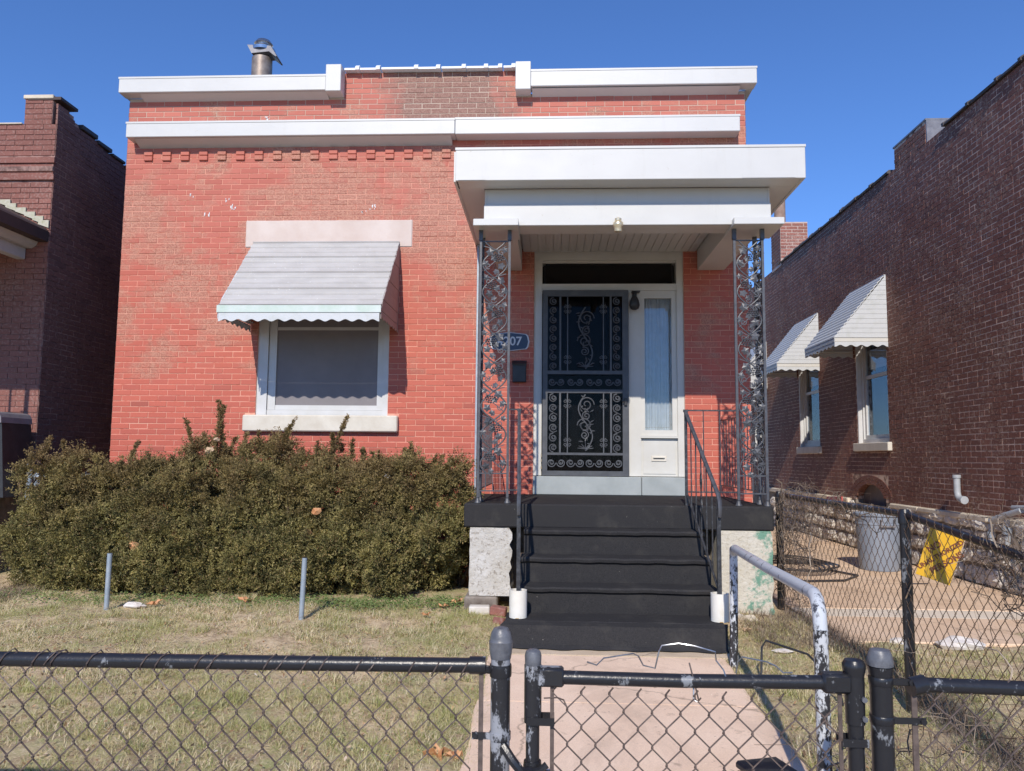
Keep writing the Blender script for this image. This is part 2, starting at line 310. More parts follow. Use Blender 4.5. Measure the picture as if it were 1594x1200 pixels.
# ------------------------------------------------------------------ mesh helpers
class MB:
    def __init__(s): s.v = []; s.f = []
    def add(s, vs, fs):
        o = len(s.v); s.v += [tuple(p) for p in vs]; s.f += [tuple(i+o for i in q) for q in fs]; return s
    def box(s, x0, x1, y0, y1, z0, z1):
        return s.add([(x0, y0, z0), (x1, y0, z0), (x1, y1, z0), (x0, y1, z0), (x0, y0, z1), (x1, y0, z1), (x1, y1, z1), (x0, y1, z1)],
              [(0, 3, 2, 1), (4, 5, 6, 7), (0, 1, 5, 4), (1, 2, 6, 5), (2, 3, 7, 6), (3, 0, 4, 7)])
    def bbox(s, x0, x1, y0, y1, z0, z1, b=.006):
        """box with chamfered edges"""
        X = (x0, x0+b, x1-b, x1); Y = (y0, y0+b, y1-b, y1); Z = (z0, z0+b, z1-b, z1); vs = []; idx = {}
        def V(i, j, k):
            if (i, j, k) not in idx: idx[(i, j, k)] = len(vs); vs.append((X[i], Y[j], Z[k]))
            return idx[(i, j, k)]
        fs = []
        for k in (0, 3): q = [V(1, 1, k), V(2, 1, k), V(2, 2, k), V(1, 2, k)]; fs.append(q[::-1] if k == 0 else q)
        for j in (0, 3): q = [V(1, j, 1), V(2, j, 1), V(2, j, 2), V(1, j, 2)]; fs.append(q if j == 0 else q[::-1])
        for i in (0, 3): q = [V(i, 1, 1), V(i, 2, 1), V(i, 2, 2), V(i, 1, 2)]; fs.append(q[::-1] if i == 0 else q)
        a = {0: 1, 3: 2}
        for i in (0, 3):
            for j in (0, 3): fs.append([V(i, a[j], 1), V(a[i], j, 1), V(a[i], j, 2), V(i, a[j], 2)])
            for k in (0, 3): fs.append([V(i, 1, a[k]), V(a[i], 1, k), V(a[i], 2, k), V(i, 2, a[k])])
        for j in (0, 3):
            for k in (0, 3): fs.append([V(1, j, a[k]), V(1, a[j], k), V(2, a[j], k), V(2, j, a[k])])
        for i in (0, 3):
            for j in (0, 3):
                for k in (0, 3): fs.append([V(i, a[j], a[k]), V(a[i], j, a[k]), V(a[i], a[j], k)])
        return s.add(vs, fs)
    def tube(s, pts, rad, n=8, caps=True, closed=False):
        pts = [Vector(p) for p in pts]; m = len(pts); rs = rad if isinstance(rad, (list, tuple)) else [rad]*m
        t0 = (pts[1]-pts[0]).normalized(); up = Vector((0, 0, 1)) if abs(t0.z) < .9 else Vector((1, 0, 0))
        a = t0.cross(up).normalized(); vs = []; prev = t0
        for i, p in enumerate(pts):
            t = (pts[min(i+1, m-1)]-pts[max(i-1, 0)])
            if closed: t = pts[(i+1) % m]-pts[i-1]
            t = t.normalized() if t.length > 1e-9 else prev
            a = (a - t*a.dot(t)); a = a.normalized() if a.length > 1e-6 else t.orthogonal().normalized(); b = t.cross(a); prev = t
            for k in range(n):
                an = 2*PI*k/n + PI/n; vs.append(p + (a*math.cos(an)+b*math.sin(an))*rs[i])
        fs = []
        for i in range(m if closed else m-1):
            j = (i+1) % m
            for k in range(n): fs.append((i*n+k, i*n+(k+1) % n, j*n+(k+1) % n, j*n+k))
        if caps and not closed: fs += [tuple(range(n))[::-1], tuple((m-1)*n+k for k in range(n))]
        return s.add(vs, fs)
    def cyl(s, x, y, z0, z1, rad, n=16): return s.lathe(x, y, [(rad, z0), (rad, z1)], n)
    def lathe(s, x, y, prof, n=20, cap=True):
        vs = [(x+rr*math.cos(2*PI*k/n), y+rr*math.sin(2*PI*k/n), z) for rr, z in prof for k in range(n)]
        fs = [(i*n+k, i*n+(k+1) % n, (i+1)*n+(k+1) % n, (i+1)*n+k) for i in range(len(prof)-1) for k in range(n)]
        if cap: fs += [tuple(range(n))[::-1], tuple((len(prof)-1)*n+k for k in range(n))]
        return s.add(vs, fs)
    def prism(s, poly, ax, a, b):
        """closed outline extruded along axis ax from a to b; poly gives the other two coordinates in xyz order"""
        def mk(p, t): q = list(p); q.insert(ax, t); return tuple(q)
        n = len(poly); vs = [mk(p, a) for p in poly]+[mk(p, b) for p in poly]
        return s.add(vs, [tuple(range(n)), tuple(range(2*n-1, n-1, -1))]+[(i, i+n, (i+1) % n+n, (i+1) % n) for i in range(n)])
    def quad(s, *p): return s.add(p, [tuple(range(len(p)))])
def fixn(me):
    import bmesh
    bm = bmesh.new(); bm.from_mesh(me); bmesh.ops.recalc_face_normals(bm, faces=bm.faces); bm.to_mesh(me); bm.free()
def origin(o):
    v = Vector((0, 0, 0))
    while o: v += o.location; o = o.parent
    return v
def link(name, me, mat, parent=None, loc=None, kind=None, label=None):
    if mat and not me.materials: me.materials.append(M[mat] if isinstance(mat, str) else mat)
    o = bpy.data.objects.new(name, me); COL.objects.link(o)
    if parent: o.parent = parent; o.location = (Vector(loc) if loc else Vector((0, 0, 0))) - origin(parent)
    elif loc: o.location = loc
    if kind: o['kind'] = kind
    if label: o['label'] = label
    return o
def obj(name, mb, mat, parent=None, smooth=False, kind=None, label=None, norm=True):
    me = bpy.data.meshes.new(name); me.from_pydata(mb.v, [], mb.f); me.update()
    if norm: fixn(me)
    if smooth: me.polygons.foreach_set('use_smooth', [True]*len(me.polygons)); me.set_sharp_from_angle(angle=math.radians(40))
    return link(name, me, mat, parent, None, kind, label)
def tag(o, label, cat, group=None):
    o['label'] = label; o['category'] = cat
    if group: o['group'] = group
    return o
def thing(name, label, cat, loc=(0, 0, 0), group=None):
    o = bpy.data.objects.new(name, None); COL.objects.link(o); o.location = loc; o.empty_display_size = .1
    return tag(o, label, cat, group)
def fast(name, V, F, mat, parent=None, kind=None):
    me = bpy.data.meshes.new(name); V = np.asarray(V, np.float32).reshape(-1, 3); F = np.asarray(F, np.int32); n, k = F.shape
    me.vertices.add(len(V)); me.vertices.foreach_set('co', V.ravel()); me.loops.add(n*k); me.loops.foreach_set('vertex_index', F.ravel())
    me.polygons.add(n); me.polygons.foreach_set('loop_start', np.arange(n)*k); me.polygons.foreach_set('loop_total', np.full(n, k)); me.update(calc_edges=True); me.shade_flat()
    return link(name, me, mat, parent, None, kind)

# ------------------------------------------------------------------ bricks
def lay(a0, a1, z0, z1, holes, L=.2075, H=.0622, header=0, seed=1, top=None):
    """brick rows between a0..a1 and z0..z1 minus the holes [(a,b,c,d)]; top(a) limits the height"""
    R = random.Random(seed); out = []; row = 0; z = z0
    while z + H*.6 <= z1:
        hd = header and row % header == header-1
        l = L/2 if hd else L
        a = a0 - (l/2 if row % 2 else 0) - (L/4 if (hd) else 0)
        while a < a1:
            ivs = [(max(a, a0), min(a+l, a1))]; zc = z+H/2
            for (h0, h1, g0, g1) in holes:
                if g0 < zc < g1:
                    nv = []
                    for (p, q) in ivs:
                        if h1 <= p or h0 >= q: nv.append((p, q)); continue
                        if p < h0: nv.append((p, h0))
                        if q > h1: nv.append((h1, q))
                    ivs = nv
            for (p, q) in ivs:
                if q-p > .035 and (top is None or zc < top((p+q)/2)-.02): out.append((p, q, z, z+H, abs(q-p-L) < 1e-6))
            a += l
        z += H; row += 1
    return out
BRK = {}
def brick_wall(wall, bricks, plane, side, mat, joint=.006, near=None, n_ind=300, depth=.02, seed=3, jit=.0012, edge=.0025, proud=.004):
    """plane 'y' faces -Y (a=x); plane 'x' faces side*X (a=y). near(a, z) ranks the bricks that become objects of their own"""
    R = np.random.default_rng(seed); pk, pv = plane
    ind = set()
    if near:
        full = [i for i, b in enumerate(bricks) if b[4]]
        full = [i for i in full if near((bricks[i][0]+bricks[i][1])/2, (bricks[i][2]+bricks[i][3])/2) is not None]
        full.sort(key=lambda i: near((bricks[i][0]+bricks[i][1])/2, (bricks[i][2]+bricks[i][3])/2)); ind = set(full[:n_ind])
    def corners(p, q, c, d, out_, e):
        j = joint/2; P = []
        for (t, ee) in ((-depth, 0), (out_-e, 0), (out_, e)):
            for (a, z) in ((p+j+ee, c+j+ee), (q-j-ee, c+j+ee), (q-j-ee, d-j-ee), (p+j+ee, d-j-ee)):
                P.append((a, pv-t, z) if pk == 'y' else (pv+side*t, a, z))
        return P
    flip = (pk == 'x' and side < 0)
    FF = [(8, 9, 10, 11)]+[(k*4+i, k*4+(i+1) % 4, k*4+4+(i+1) % 4, k*4+4+i) for k in (0, 1) for i in range(4)]
    if flip: FF = [q[::-1] for q in FF]
    V = []; F = []; e = edge
    for i, (p, q, c, d, fl) in enumerate(bricks):
        if i in ind: continue
        o = len(V); V += corners(p, q, c, d, R.normal(0, jit)+proud, e); F += [tuple(x+o for x in t) for t in FF]
    if F: fast('brickwork' if near else 'brick_courses', V, F, mat, wall, 'stuff')
    if ind:
        p, q, c, d, fl = bricks[next(iter(ind))]; ac, zc = (p+q)/2, (c+d)/2
        me = bpy.data.meshes.new('brick'); C = corners(p, q, c, d, proud, e)
        ctr = Vector((ac, pv, zc)) if pk == 'y' else Vector((pv, ac, zc))
        me.from_pydata([Vector(v)-ctr for v in C], [], FF); me.update()
        for i in sorted(ind):
            p, q, c, d, fl = bricks[i]; t = R.normal(0, jit)
            loc = ((p+q)/2, pv-t, (c+d)/2) if pk == 'y' else (pv+side*t, (p+q)/2, (c+d)/2)
            link('brick', me, mat, wall, loc)

# ================================================================== SETTING
def gz(x, y):
    t = 0.0
    t = np.interp(y, [-40, 2.3, 2.6, 5.4, 7.2, 60], [0, 0, .02, .13, .20, .20])
    if x > 2.1: t = np.interp(y, [-40, 2.3, 2.6, 5.4, 9, 60], [0, 0, .02, .10, .10, .10])
    return float(t)
def grid(name, xs, ys, zf, mat, dz=0, kind='structure', parent=None):
    V = [(x, y, zf(x, y)+dz) for y in ys for x in xs]; nx = len(xs)
    F = [(j*nx+i, j*nx+i+1, (j+1)*nx+i+1, (j+1)*nx+i) for j in range(len(ys)-1) for i in range(nx-1)]
    return fast(name, V, F, mat, parent, kind)
def gnoise(x, y):
    h = .012*math.sin(x*3.1+y*2.3)+.010*math.sin(x*7.3-y*5.1)+.006*math.sin(x*17+y*13)
    k = min(1, max(0, (y-2.7)/.5))
    for (a, b) in ((-.42, 1.22),):
        if a-.12 < x < b+.12: k *= .0 if a < x < b else .5
    if x > 2.15 and y > 6.4: k = 0
    return gz(x, y)-.006+(h+.004)*k
xs = sorted(set([-400, -60, -20, -12, -9]+list(np.arange(-7, 2.05, .09))+[2.08, 2.12]+list(np.arange(2.2, 5.2, .15))+[6, 9, 20, 60, 400]))
ys = [-400, -60, -20, -8, -3, 0, 1.5, 2.3]+list(np.arange(2.6, 8.6, .09))+[9, 12, 20, 60, 400]
grid('ground', xs, ys, gnoise, 'soil')
grid('road', [-60, 60], [-11, -3.2], lambda x, y: -.12, 'asphalt').location.z = .13
mb = MB()
for i in range(-14, 15): mb.bbox(i*1.3-.645, i*1.3+.645, .75, 2.22, -.05, .018, .008)
slab0 = None
for i in range(-8, 9):
    q = MB(); q.bbox(i*1.3-.645, i*1.3+.645, .75, 2.22, -.05, .018, .008)
    if slab0 is None: slab0 = obj('sidewalk', q, 'pave', kind='structure')
    else: obj('paving_slab', q, 'pave', slab0)
obj('kerb', MB().bbox(-40, 40, -3.1, -2.95, -.1, .11, .02), 'pave', kind='structure')
# front walk: slabs with joints
walk = MB(); walk.box(-.40, 1.20, 2.35, 5.62, -.1, -.03); walk = obj('walkway', walk, 'walk_edge', kind='structure')
def wz(y): return gz(0, y)+.012
for (y0, y1) in ((2.36, 3.42), (3.43, 4.42), (4.43, 5.30)):
    q = MB(); n = 6; V = []
    for j in range(n+1):
        y = y0+(y1-y0)*j/n
        xl = -.385+.012*math.sin(y*7) + (.09*max(0, 1-abs(y-3.2)/.35)*0); xr = 1.165+.012*math.sin(y*5+1)
        V += [(xl, y, wz(y)-.006), (xl+.015, y, wz(y)), (xr-.015, y, wz(y)), (xr, y, wz(y)-.006), (xl, y, wz(y)-.14), (xr, y, wz(y)-.14)]
    F = []
    for j in range(n):
        a, b = j*6, (j+1)*6
        F += [(a, a+1, b+1, b), (a+1, a+2, b+2, b+1), (a+2, a+3, b+3, b+2), (a+4, a, b, b+4), (a+3, a+5, b+5, b+3)]
    F += [(0, 4, 5, 3, 2, 1), tuple(n*6+k for k in (0, 1, 2, 3, 5, 4))]
    q.add(V, F); obj('walk_slab', q, 'walk', walk)
q = MB(); q.box(-.37, 1.24, 5.312, 5.70, 0, .142); obj('walk_slab', q, 'walk_edge', walk)
# neighbour's concrete between the houses
path = MB(); path.box(2.25, 4.72, 6.35, 17, .0, .06); path = obj('side_path', path, 'slab_pale', kind='structure')
for i, (y0, y1, m) in enumerate(((6.02, 6.95, 'slab'), (6.96, 7.32, 'slab_pale'), (7.33, 8.6, 'slab'), (8.61, 10.2, 'slab'), (10.21, 12.2, 'slab'), (12.21, 17, 'slab'))):
    obj('path_slab', MB().bbox(2.22, 4.73, y0, y1, .05, .112-.003*(i % 2), .008), m, path)

# ================================================================== MAIN HOUSE
X0, X1, YF = -4.88, 2.18, 8.4
house = thing('brick_house', 'single storey red painted brick house with white metal cornices and a covered front porch', 'house', (-1.35, 8.4, .2))
WIN = (-3.25, -1.77, 1.895, 3.80); DOOR = (-.165, 1.475, 1.06, 3.80)
LINT = (-3.44, -1.535, 3.79, 4.105); SILL = (-3.365, -1.645, 1.715, 1.895)
def backing(name, mat, parent, holes, a0, a1, z0, z1, y0, y1, parap=None):
    cuts = sorted(set([a0, a1]+[h for H in holes for h in H[:2]])); mb = MB()
    for p, q in zip(cuts[:-1], cuts[1:]):
        segs = [(z0, z1)]
        for H in holes:
            if H[0] <= p+1e-6 and H[1] >= q-1e-6:
                nv = []
                for (c, d) in segs:
                    if H[3] <= c or H[2] >= d: nv.append((c, d)); continue
                    if c < H[2]: nv.append((c, H[2]))
                    if d > H[3]: nv.append((H[3], d))
                segs = nv
        for (c, d) in segs: mb.box(p, q, y0, y1, c, d)
    return obj(name, mb, mat, parent)
wall = backing('wall', 'mortar', house, [WIN, DOOR], X0+.003, X1-.003, .05, 5.56, 8.400, 8.70)
obj('parapet_core', MB().box(-2.36, -.37, 8.400, 8.64, 5.562, 5.83), 'mortar', wall)
br = lay(X0, X1, .115, 5.56, [WIN, DOOR, LINT, SILL], seed=5)
br += lay(-2.36, -.37, .115+87*.0622, 5.84, [], seed=6)
def near_main(a, z):
    if z < 1.35 or z > 4.6 or (-3.45 < a < -1.6 and z > 1.9 and z < 3.8) : return None
    if a > 2.05 or a < -4.8: return None
    if -1.0 < a and z > 2.3: return None
    return math.hypot(a-0, z-1.45)
brick_wall(wall, br, ('y', YF), 1, 'brick', .0065, near_main)
for nm, sx, X in (('side_wall', -1, X0), ('side_wall', 1, X1)):
    sw = obj(nm, MB().box(X0+.003 if sx < 0 else X1-.3, X0+.3 if sx < 0 else X1-.003, 8.702, 16, .05, 5.54), 'mortar_ls', house)
    brick_wall(sw, lay(8.40, 16, .115, 5.56, [], seed=8), ('x', X), sx, 'brick_ls', .008)
obj('back_wall', MB().box(X0, X1, 16.002, 16.3, .05, 5.4), 'brick_ls', house)
obj('roof', MB().box(X0+.301, X1-.301, 8.702, 16, 5.05, 5.15), 'roofing', house)
# lintel, sill
obj('lintel', MB().bbox(LINT[0], LINT[1], 8.388, 8.55, LINT[2], LINT[3], .01), 'stone_w', house)
obj('window_sill', MB().bbox(SILL[0], SILL[1], 8.325, 8.56, SILL[2], SILL[3], .012), 'sill', house)
# corbel dentils
for i in range(17):
    xx = -4.72+.2155*i
    if xx > -1.1: break
    q = MB()
    for k in range(2): q.bbox(xx+.055, xx+.155, 8.374, 8.398, 4.812+k*.060, 4.866+k*.060, .005)
    obj('corbel_brick', q, 'brick', house)
# cornices
def cornice(x0, x1, yf, z0, z1, extra=None, seams=()):
    q = MB(); q.bbox(x0, x1, yf, 8.398, z0, z1, .006)
    q.box(x0-.004, x1+.004, yf-.005, 8.398, z1-.018, z1+.004)
    o = obj('cornice', q, 'white', house)
    for s in seams: obj('seam_strip', MB().box(s-.012, s+.012, yf-.0075, yf-.001, z0+.002, z1-.02), 'white', o)
    return o
c1 = cornice(-4.93, -2.53, 8.24, 5.565, 5.745)
obj('cornice_end', MB().bbox(-2.53, -2.355, 8.225, 8.40, 5.545, 5.86, .006), 'white', c1)
c2 = cornice(-.215, 2.275, 8.24, 5.575, 5.765)
obj('cornice_end', MB().bbox(-.385, -.215, 8.225, 8.40, 5.535, 5.86, .006), 'white', c2)
obj('cornice_return', MB().bbox(2.19, 2.27, 8.402, 9.0, 5.58, 5.76, .006), 'white', c2)
obj('cornice_return', MB().bbox(-4.925, -4.89, 8.402, 9.0, 5.57, 5.74, .006), 'white', c1)
cornice(-4.80, -1.055, 8.215, 5.025, 5.20); cornice(-1.05, 2.075, 8.215, 5.02, 5.205)
for x0, x1 in ((-4.72, -1.1),): obj('cornice_bed', MB().prism([(8.245, 5.022), (8.398, 5.022), (8.398, 4.965)], 0, x0, x1), 'white', house)
for x0, x1 in ((-4.7, -2.53), (-.2, 2.1)): obj('cornice_bed', MB().prism([(8.27, 5.563), (8.398, 5.563), (8.398, 5.52)], 0, x0, x1), 'white', house)
# clay coping tiles, painted white
cx = [-2.352, -2.17, -1.93, -1.50, -1.24, -.955, -.70, -.535, -.39]
for a, b in zip(cx[:-1], cx[1:]):
    q = MB(); prof = [(-.06, 0), (-.06, .022), (-.02, .045), (.14, .045), (.30, .022), (.30, 0)]
    tl = random.uniform(-.004, .004)
    q.prism([(8.38+y, 5.838+z) for y, z in prof], 0, a+.01, b-.035); q.prism([(8.37+y*1.05, 5.836+z*1.5) for y, z in prof], 0, b-.045, b)
    o = obj('coping_tile', q, 'tile_w', house); o.rotation_euler.y = tl*.3
for (x, z) in ((-4.08, 4.399), (-3.66, 4.34), (-3.60, 4.25), (-3.90, 4.16), (-2.1, 4.2), (-2.0, 4.24), (-3.25, 5.30)):
    q = MB(); n = random.randint(3, 6)
    for i in range(n):
        a = random.uniform(-.035, .035); b = random.uniform(-.02, .02); ww = random.uniform(.003, .014); h = random.uniform(.008, .035)
        q.prism([(x+a, z+b), (x+a+ww, z+b-.004), (x+a+ww*1.3, z+b+h), (x+a+.001, z+b+h*.9)], 1, 8.392, 8.3945)
    obj('paint_drip', q, 'paint_drip', house)
# ---- main window
win = obj('window', MB().box(-3.25, -3.135, 8.415, 8.50, 1.896, 3.79).box(-1.835, -1.77, 8.415, 8.50, 1.896, 3.79).box(-3.135, -1.835, 8.43, 8.50, 1.896, 1.955), 'white_v', house)
obj('window_frame', MB().box(-3.130, -3.045, 8.435, 8.49, 1.957, 3.6).box(-1.90, -1.838, 8.435, 8.49, 1.957, 3.6).box(-3.044, -1.901, 8.44, 8.49, 1.957, 2.01).box(-3.044, -1.901, 8.445, 8.49, 2.855, 2.89), 'white_v', win)
obj('window_pane', MB().box(-3.043, -1.902, 8.462, 8.466, 2.012, 3.6), 'glass', win)
obj('window_screen', MB().box(-3.044, -1.901, 8.452, 8.456, 2.011, 2.854).box(-3.044, -1.901, 8.452, 8.456, 2.891, 3.6), 'screen', win)
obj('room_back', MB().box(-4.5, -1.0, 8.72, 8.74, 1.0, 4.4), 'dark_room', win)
# ---- window awning (slats, rails, sides, scalloped valances)
AX0, AX1, AYF = -3.335, -1.675, 7.52
aw = obj('awning', MB().tube([(AX0+.02, 8.39, 2.93), (AX0+.02, 7.56, 2.93), (AX1-.02, 7.56, 2.93), (AX1-.02, 8.39, 2.93)], .009, 6).box(AX0, AX1, 8.37, 8.392, 3.815, 3.85), 'awn_white', house)
def slope_pt(t): return 8.37-(8.37-AYF-.01)*t, 3.84-(3.84-2.955)*t
nr = 4
for i in range(nr):
    q = MB(); t0, t1 = i/nr, (i+1)/nr; P = []; m = 3
    for j in range(m):
        for (tt, h) in ((0, .011), (.08, .011), (.15, -.001), (.78, -.001), (.86, .012)): P.append((t0+(t1-t0)*(j+tt)/m, h*(.75 if j else 1.45)))
    P.append((t1, .016)); V = []
    ny, nz = .70, .71
    for (t, h) in P:
        y, z = slope_pt(t)
        for x in (AX0, AX1): V.append((x, y-ny*h*-1-ny*h*2, z+nz*h))
    for (t, h) in P:
        y, z = slope_pt(t)
        for x in (AX0, AX1): V.append((x, y-ny*h+.006, z+nz*h-.008))
    n = len(P); F = [(2*k, 2*k+1, 2*k+3, 2*k+2) for k in range(n-1)]+[(2*n+2*k, 2*n+2*k+2, 2*n+2*k+3, 2*n+2*k+1) for k in range(n-1)]
    F += [(0, 1, 2*n+1, 2*n), (2*n-2, 4*n-2, 4*n-1, 2*n-1)]+[(2*k, 2*k+2, 2*n+2*k+2, 2*n+2*k) for k in range(n-1)]+[(2*k+1, 2*n+2*k+1, 2*n+2*k+3, 2*k+3) for k in range(n-1)]
    q.add(V, F); obj('slat', q, 'awning', aw)
def scallop(q, ax, a0, a1, zt, zb, amp, t0, t1, k):
    """hanging strip along axis ax (0=x,1=y) with a wavy lower edge, thickness t0..t1 on the other axis"""
    n = k*8; top = [(a0+(a1-a0)*i/n, zt) for i in range(n+1)]
    bot = [(a0+(a1-a0)*i/n, zb-amp*math.cos(2*PI*k*i/n)) for i in range(n+1)]
    for i in range(n):
        quad = [top[i], top[i+1], bot[i+1], bot[i]]
        q.prism(quad, 1 if ax == 0 else 0, t0, t1)
obj('fascia', MB().box(AX0-.004, AX1+.004, AYF-.022, AYF-.004, 2.880, 2.952), 'awn_green', aw)
q = MB(); scallop(q, 0, AX0+.012, AX1-.012, 2.878, 2.80, .012, AYF-.014, AYF-.008, 12); obj('valance', q, 'awn_white', aw)
for X in (AX0, AX1):
    s = 1 if X == AX1 else -1
    for k in range(7):
        z1 = 3.79-k*(3.79-2.9)/7; z0 = z1-(3.79-2.9)/7+.004
        def yy(z): return 8.36-(8.36-AYF)*(3.82-z)/(3.82-2.95)
        y0, y1 = max(AYF, yy(z0)), yy(z1)
        obj('side_slat', MB().prism([(8.385, z1), (max(AYF, y1), z1), (y0, z0), (8.385, z0)], 0, X-.004-.003*(k % 2), X+.004+.003*(k % 2)), 'awn_shade_side' if s > 0 else 'awn_white', aw)
    q = MB(); scallop(q, 1, AYF, 8.38, 2.897, 2.83, .012, X-.003, X+.003, 7); obj('valance', q, 'awn_shade_side' if s > 0 else 'awn_white', aw)
# ---- roof vent
v = thing('roof_vent', 'weathered metal flue with shiny round cap standing on the roof behind the left cornice', 'roof vent', (-3.77, 9.5, 5.15))
obj('pipe', MB().cyl(-3.77, 9.5, 5.15, 6.62, .13, 20), 'vent', v, True)
q = MB(); q.add([(-3.97, 9.34, 6.80), (-3.60, 9.32, 6.74), (-3.50, 9.66, 6.60), (-3.62, 9.70, 6.58), (-3.99, 9.68, 6.78), (-3.99, 9.5, 6.74)], [(0, 1, 2, 3, 4, 5)])
q = MB(); q.prism([(-3.93, 6.76), (-3.62, 6.74), (-3.535, 6.60), (-3.55, 6.595), (-3.64, 6.665), (-3.87, 6.645)], 1, 9.38, 9.62)
obj('flap', q, 'vent_grey', v)
obj('rain_cap', MB().lathe(-3.76, 9.5, [(.15, 6.71), (.155, 6.75), (.12, 6.78), (.09, 6.79), (.10, 6.80), (.12, 6.82), (.09, 6.865), (.03, 6.89)], 24), 'zinc', v, True)

# ---- door wall
dr = obj('door_surround', MB().box(-.163, -.075, 8.42, 8.60, 1.262, 3.79).box(1.40, 1.473, 8.42, 8.60, 1.262, 3.79)
         .box(-.075, 1.40, 8.425, 8.60, 3.64, 3.79).box(-.075, 1.40, 8.425, 8.60, 3.30, 3.375).box(-.075, 1.40, 8.45, 8.60, 3.615, 3.64), 'offwhite', house)
obj('transom_pane', MB().box(-.04, 1.36, 8.475, 8.48, 3.375, 3.615), 'glass_d', dr)
obj('transom_board', MB().box(-.06, 1.39, 8.56, 8.58, 3.375, 3.64), 'blind', dr)
obj('mullion', MB().box(.875, 1.005, 8.425, 8.59, 1.262, 3.298), 'offwhite', dr)
sd = obj('sidelight', MB().box(1.006, 1.05, 8.44, 8.58, 1.70, 3.298).box(1.345, 1.399, 8.44, 8.58, 1.70, 3.298).box(1.05, 1.345, 8.44, 8.58, 3.215, 3.298).box(1.05, 1.345, 8.44, 8.58, 1.70, 1.762).box(1.0, 1.40, 8.415, 8.44, 1.675, 1.698), 'offwhite', house)
obj('pane', MB().box(1.05, 1.345, 8.468, 8.472, 1.762, 3.215), 'glass_r', sd)
cp = []
for i in range(41): cp.append((1.04+.31*i/40, 8.505+.008*math.sin(i*1.15)+.004*math.sin(i*2.7)))
q = MB(); q.prism(cp+[(x, y+.002) for x, y in cp[::-1]], 2, 1.74, 3.24); obj('curtain', q, 'curtain', sd, True)
pn = obj('door_panel', MB().box(1.006, 1.399, 8.455, 8.58, 1.262, 1.672).box(1.03, 1.375, 8.447, 8.454, 1.29, 1.64), 'offwhite', house)
obj('mail_slot', MB().bbox(1.115, 1.275, 8.436, 8.446, 1.425, 1.482, .003).box(1.13, 1.26, 8.430, 8.4355, 1.462, 1.474), 'sill', pn)
obj('slot_gap', MB().box(1.135, 1.255, 8.4285, 8.4295, 1.452, 1.461), 'black', pn)
th = obj('threshold', MB().bbox(-.165, .99, 8.30, 8.62, 1.062, 1.256, .006).bbox(.995, 1.475, 8.305, 8.62, 1.062, 1.256, .006), 'grey_paint', house)
obj('entry_door', MB().box(-.07, .873, 8.52, 8.56, 1.262, 3.29), 'inner_door', house)
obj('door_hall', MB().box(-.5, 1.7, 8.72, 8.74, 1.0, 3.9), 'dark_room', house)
# security door
def spiral(cx, cz, r0, turns, a0, sgn, y, n=22):
    return [(cx+r0*(1-i/n*.82)*math.cos(a0+sgn*2*PI*turns*i/n), y, cz+r0*(1-i/n*.82)*math.sin(a0+sgn*2*PI*turns*i/n)) for i in range(n+1)]
def spairs(q, cx, cz, rr, vert, y, rad):
    """two mirrored scrolls tied by a diagonal"""
    d = rr*1.02
    for s in (-1, 1):
        c = (cx, cz+s*d) if vert else (cx+s*d, cz)
        q.tube(spiral(c[0], c[1], rr*.92, 1.6, (PI/2 if vert else 0)*s+(PI if not vert and s > 0 else 0)+(PI if vert else 0)*(s > 0)*0, s, y), rad*1.45, 5)
        q.tube(spiral(c[0], c[1], rr*.5, 1.0, 1+s, -s, y-.004, 12), rad*1.2, 5)
sdoor = obj('security_door', MB().box(-.066, -.012, 8.355, 8.385, 1.262, 3.29).box(.80, .866, 8.355, 8.385, 1.262, 3.29).box(-.012, .80, 8.355, 8.385, 3.22, 3.29).box(-.012, .80, 8.355, 8.385, 1.262, 1.315)
            .box(-.012, .80, 8.358, 8.382, 1.485, 1.51).box(-.012, .80, 8.358, 8.382, 2.155, 2.195).box(-.012, .80, 8.358, 8.382, 2.36, 2.40).box(.115, .135, 8.358, 8.382, 1.51, 2.155).box(.665, .685, 8.358, 8.382, 1.51, 2.155)
            .box(.115, .135, 8.358, 8.382, 2.40, 3.22).box(.665, .685, 8.358, 8.382, 2.40, 3.22), 'door_iron', house)
for zz in ((1.51, 2.155), (2.40, 3.22)):
    for x in (.205, .595): obj('bar', MB().box(x-.006, x+.006, 8.362, 8.378, *zz), 'door_iron', sdoor)
R_ = .052
for x in (.052, .742):
    for i in range(3): q = MB(); spairs(q, x, 1.615+i*.215, R_, True, 8.368, .0048); q.tube([(x-.04*(-1)**i, 8.368, 1.615+i*.215+.09), (x+.04*(-1)**i, 8.368, 1.615+i*.215+.13)], .005, 5); obj('scroll', q, 'door_iron', sdoor)
    for i in range(4): q = MB(); spairs(q, x, 2.50+i*.205, R_*.95, True, 8.368, .0045); obj('scroll', q, 'door_iron', sdoor)
for z in (1.40, 2.277):
    for i in range(4 if z < 2 else 4): q = MB(); spairs(q, .085+i*.205, z, R_ if z < 2 else R_*.9, False, 8.368, .005); obj('scroll', q, 'door_iron', sdoor)
for zz in (1.62, 2.04, 2.52, 3.08):
    for x in (.205, .595):
        q = MB()
        for sx in (-1, 1):
            for sz in (-1, 1): q.tube(spiral(x+sx*.026, zz+sz*.026, .022, 1.3, PI/2*sz, sx*sz, 8.365, 12), .0042, 5)
        obj('rosette', q, 'door_iron', sdoor)
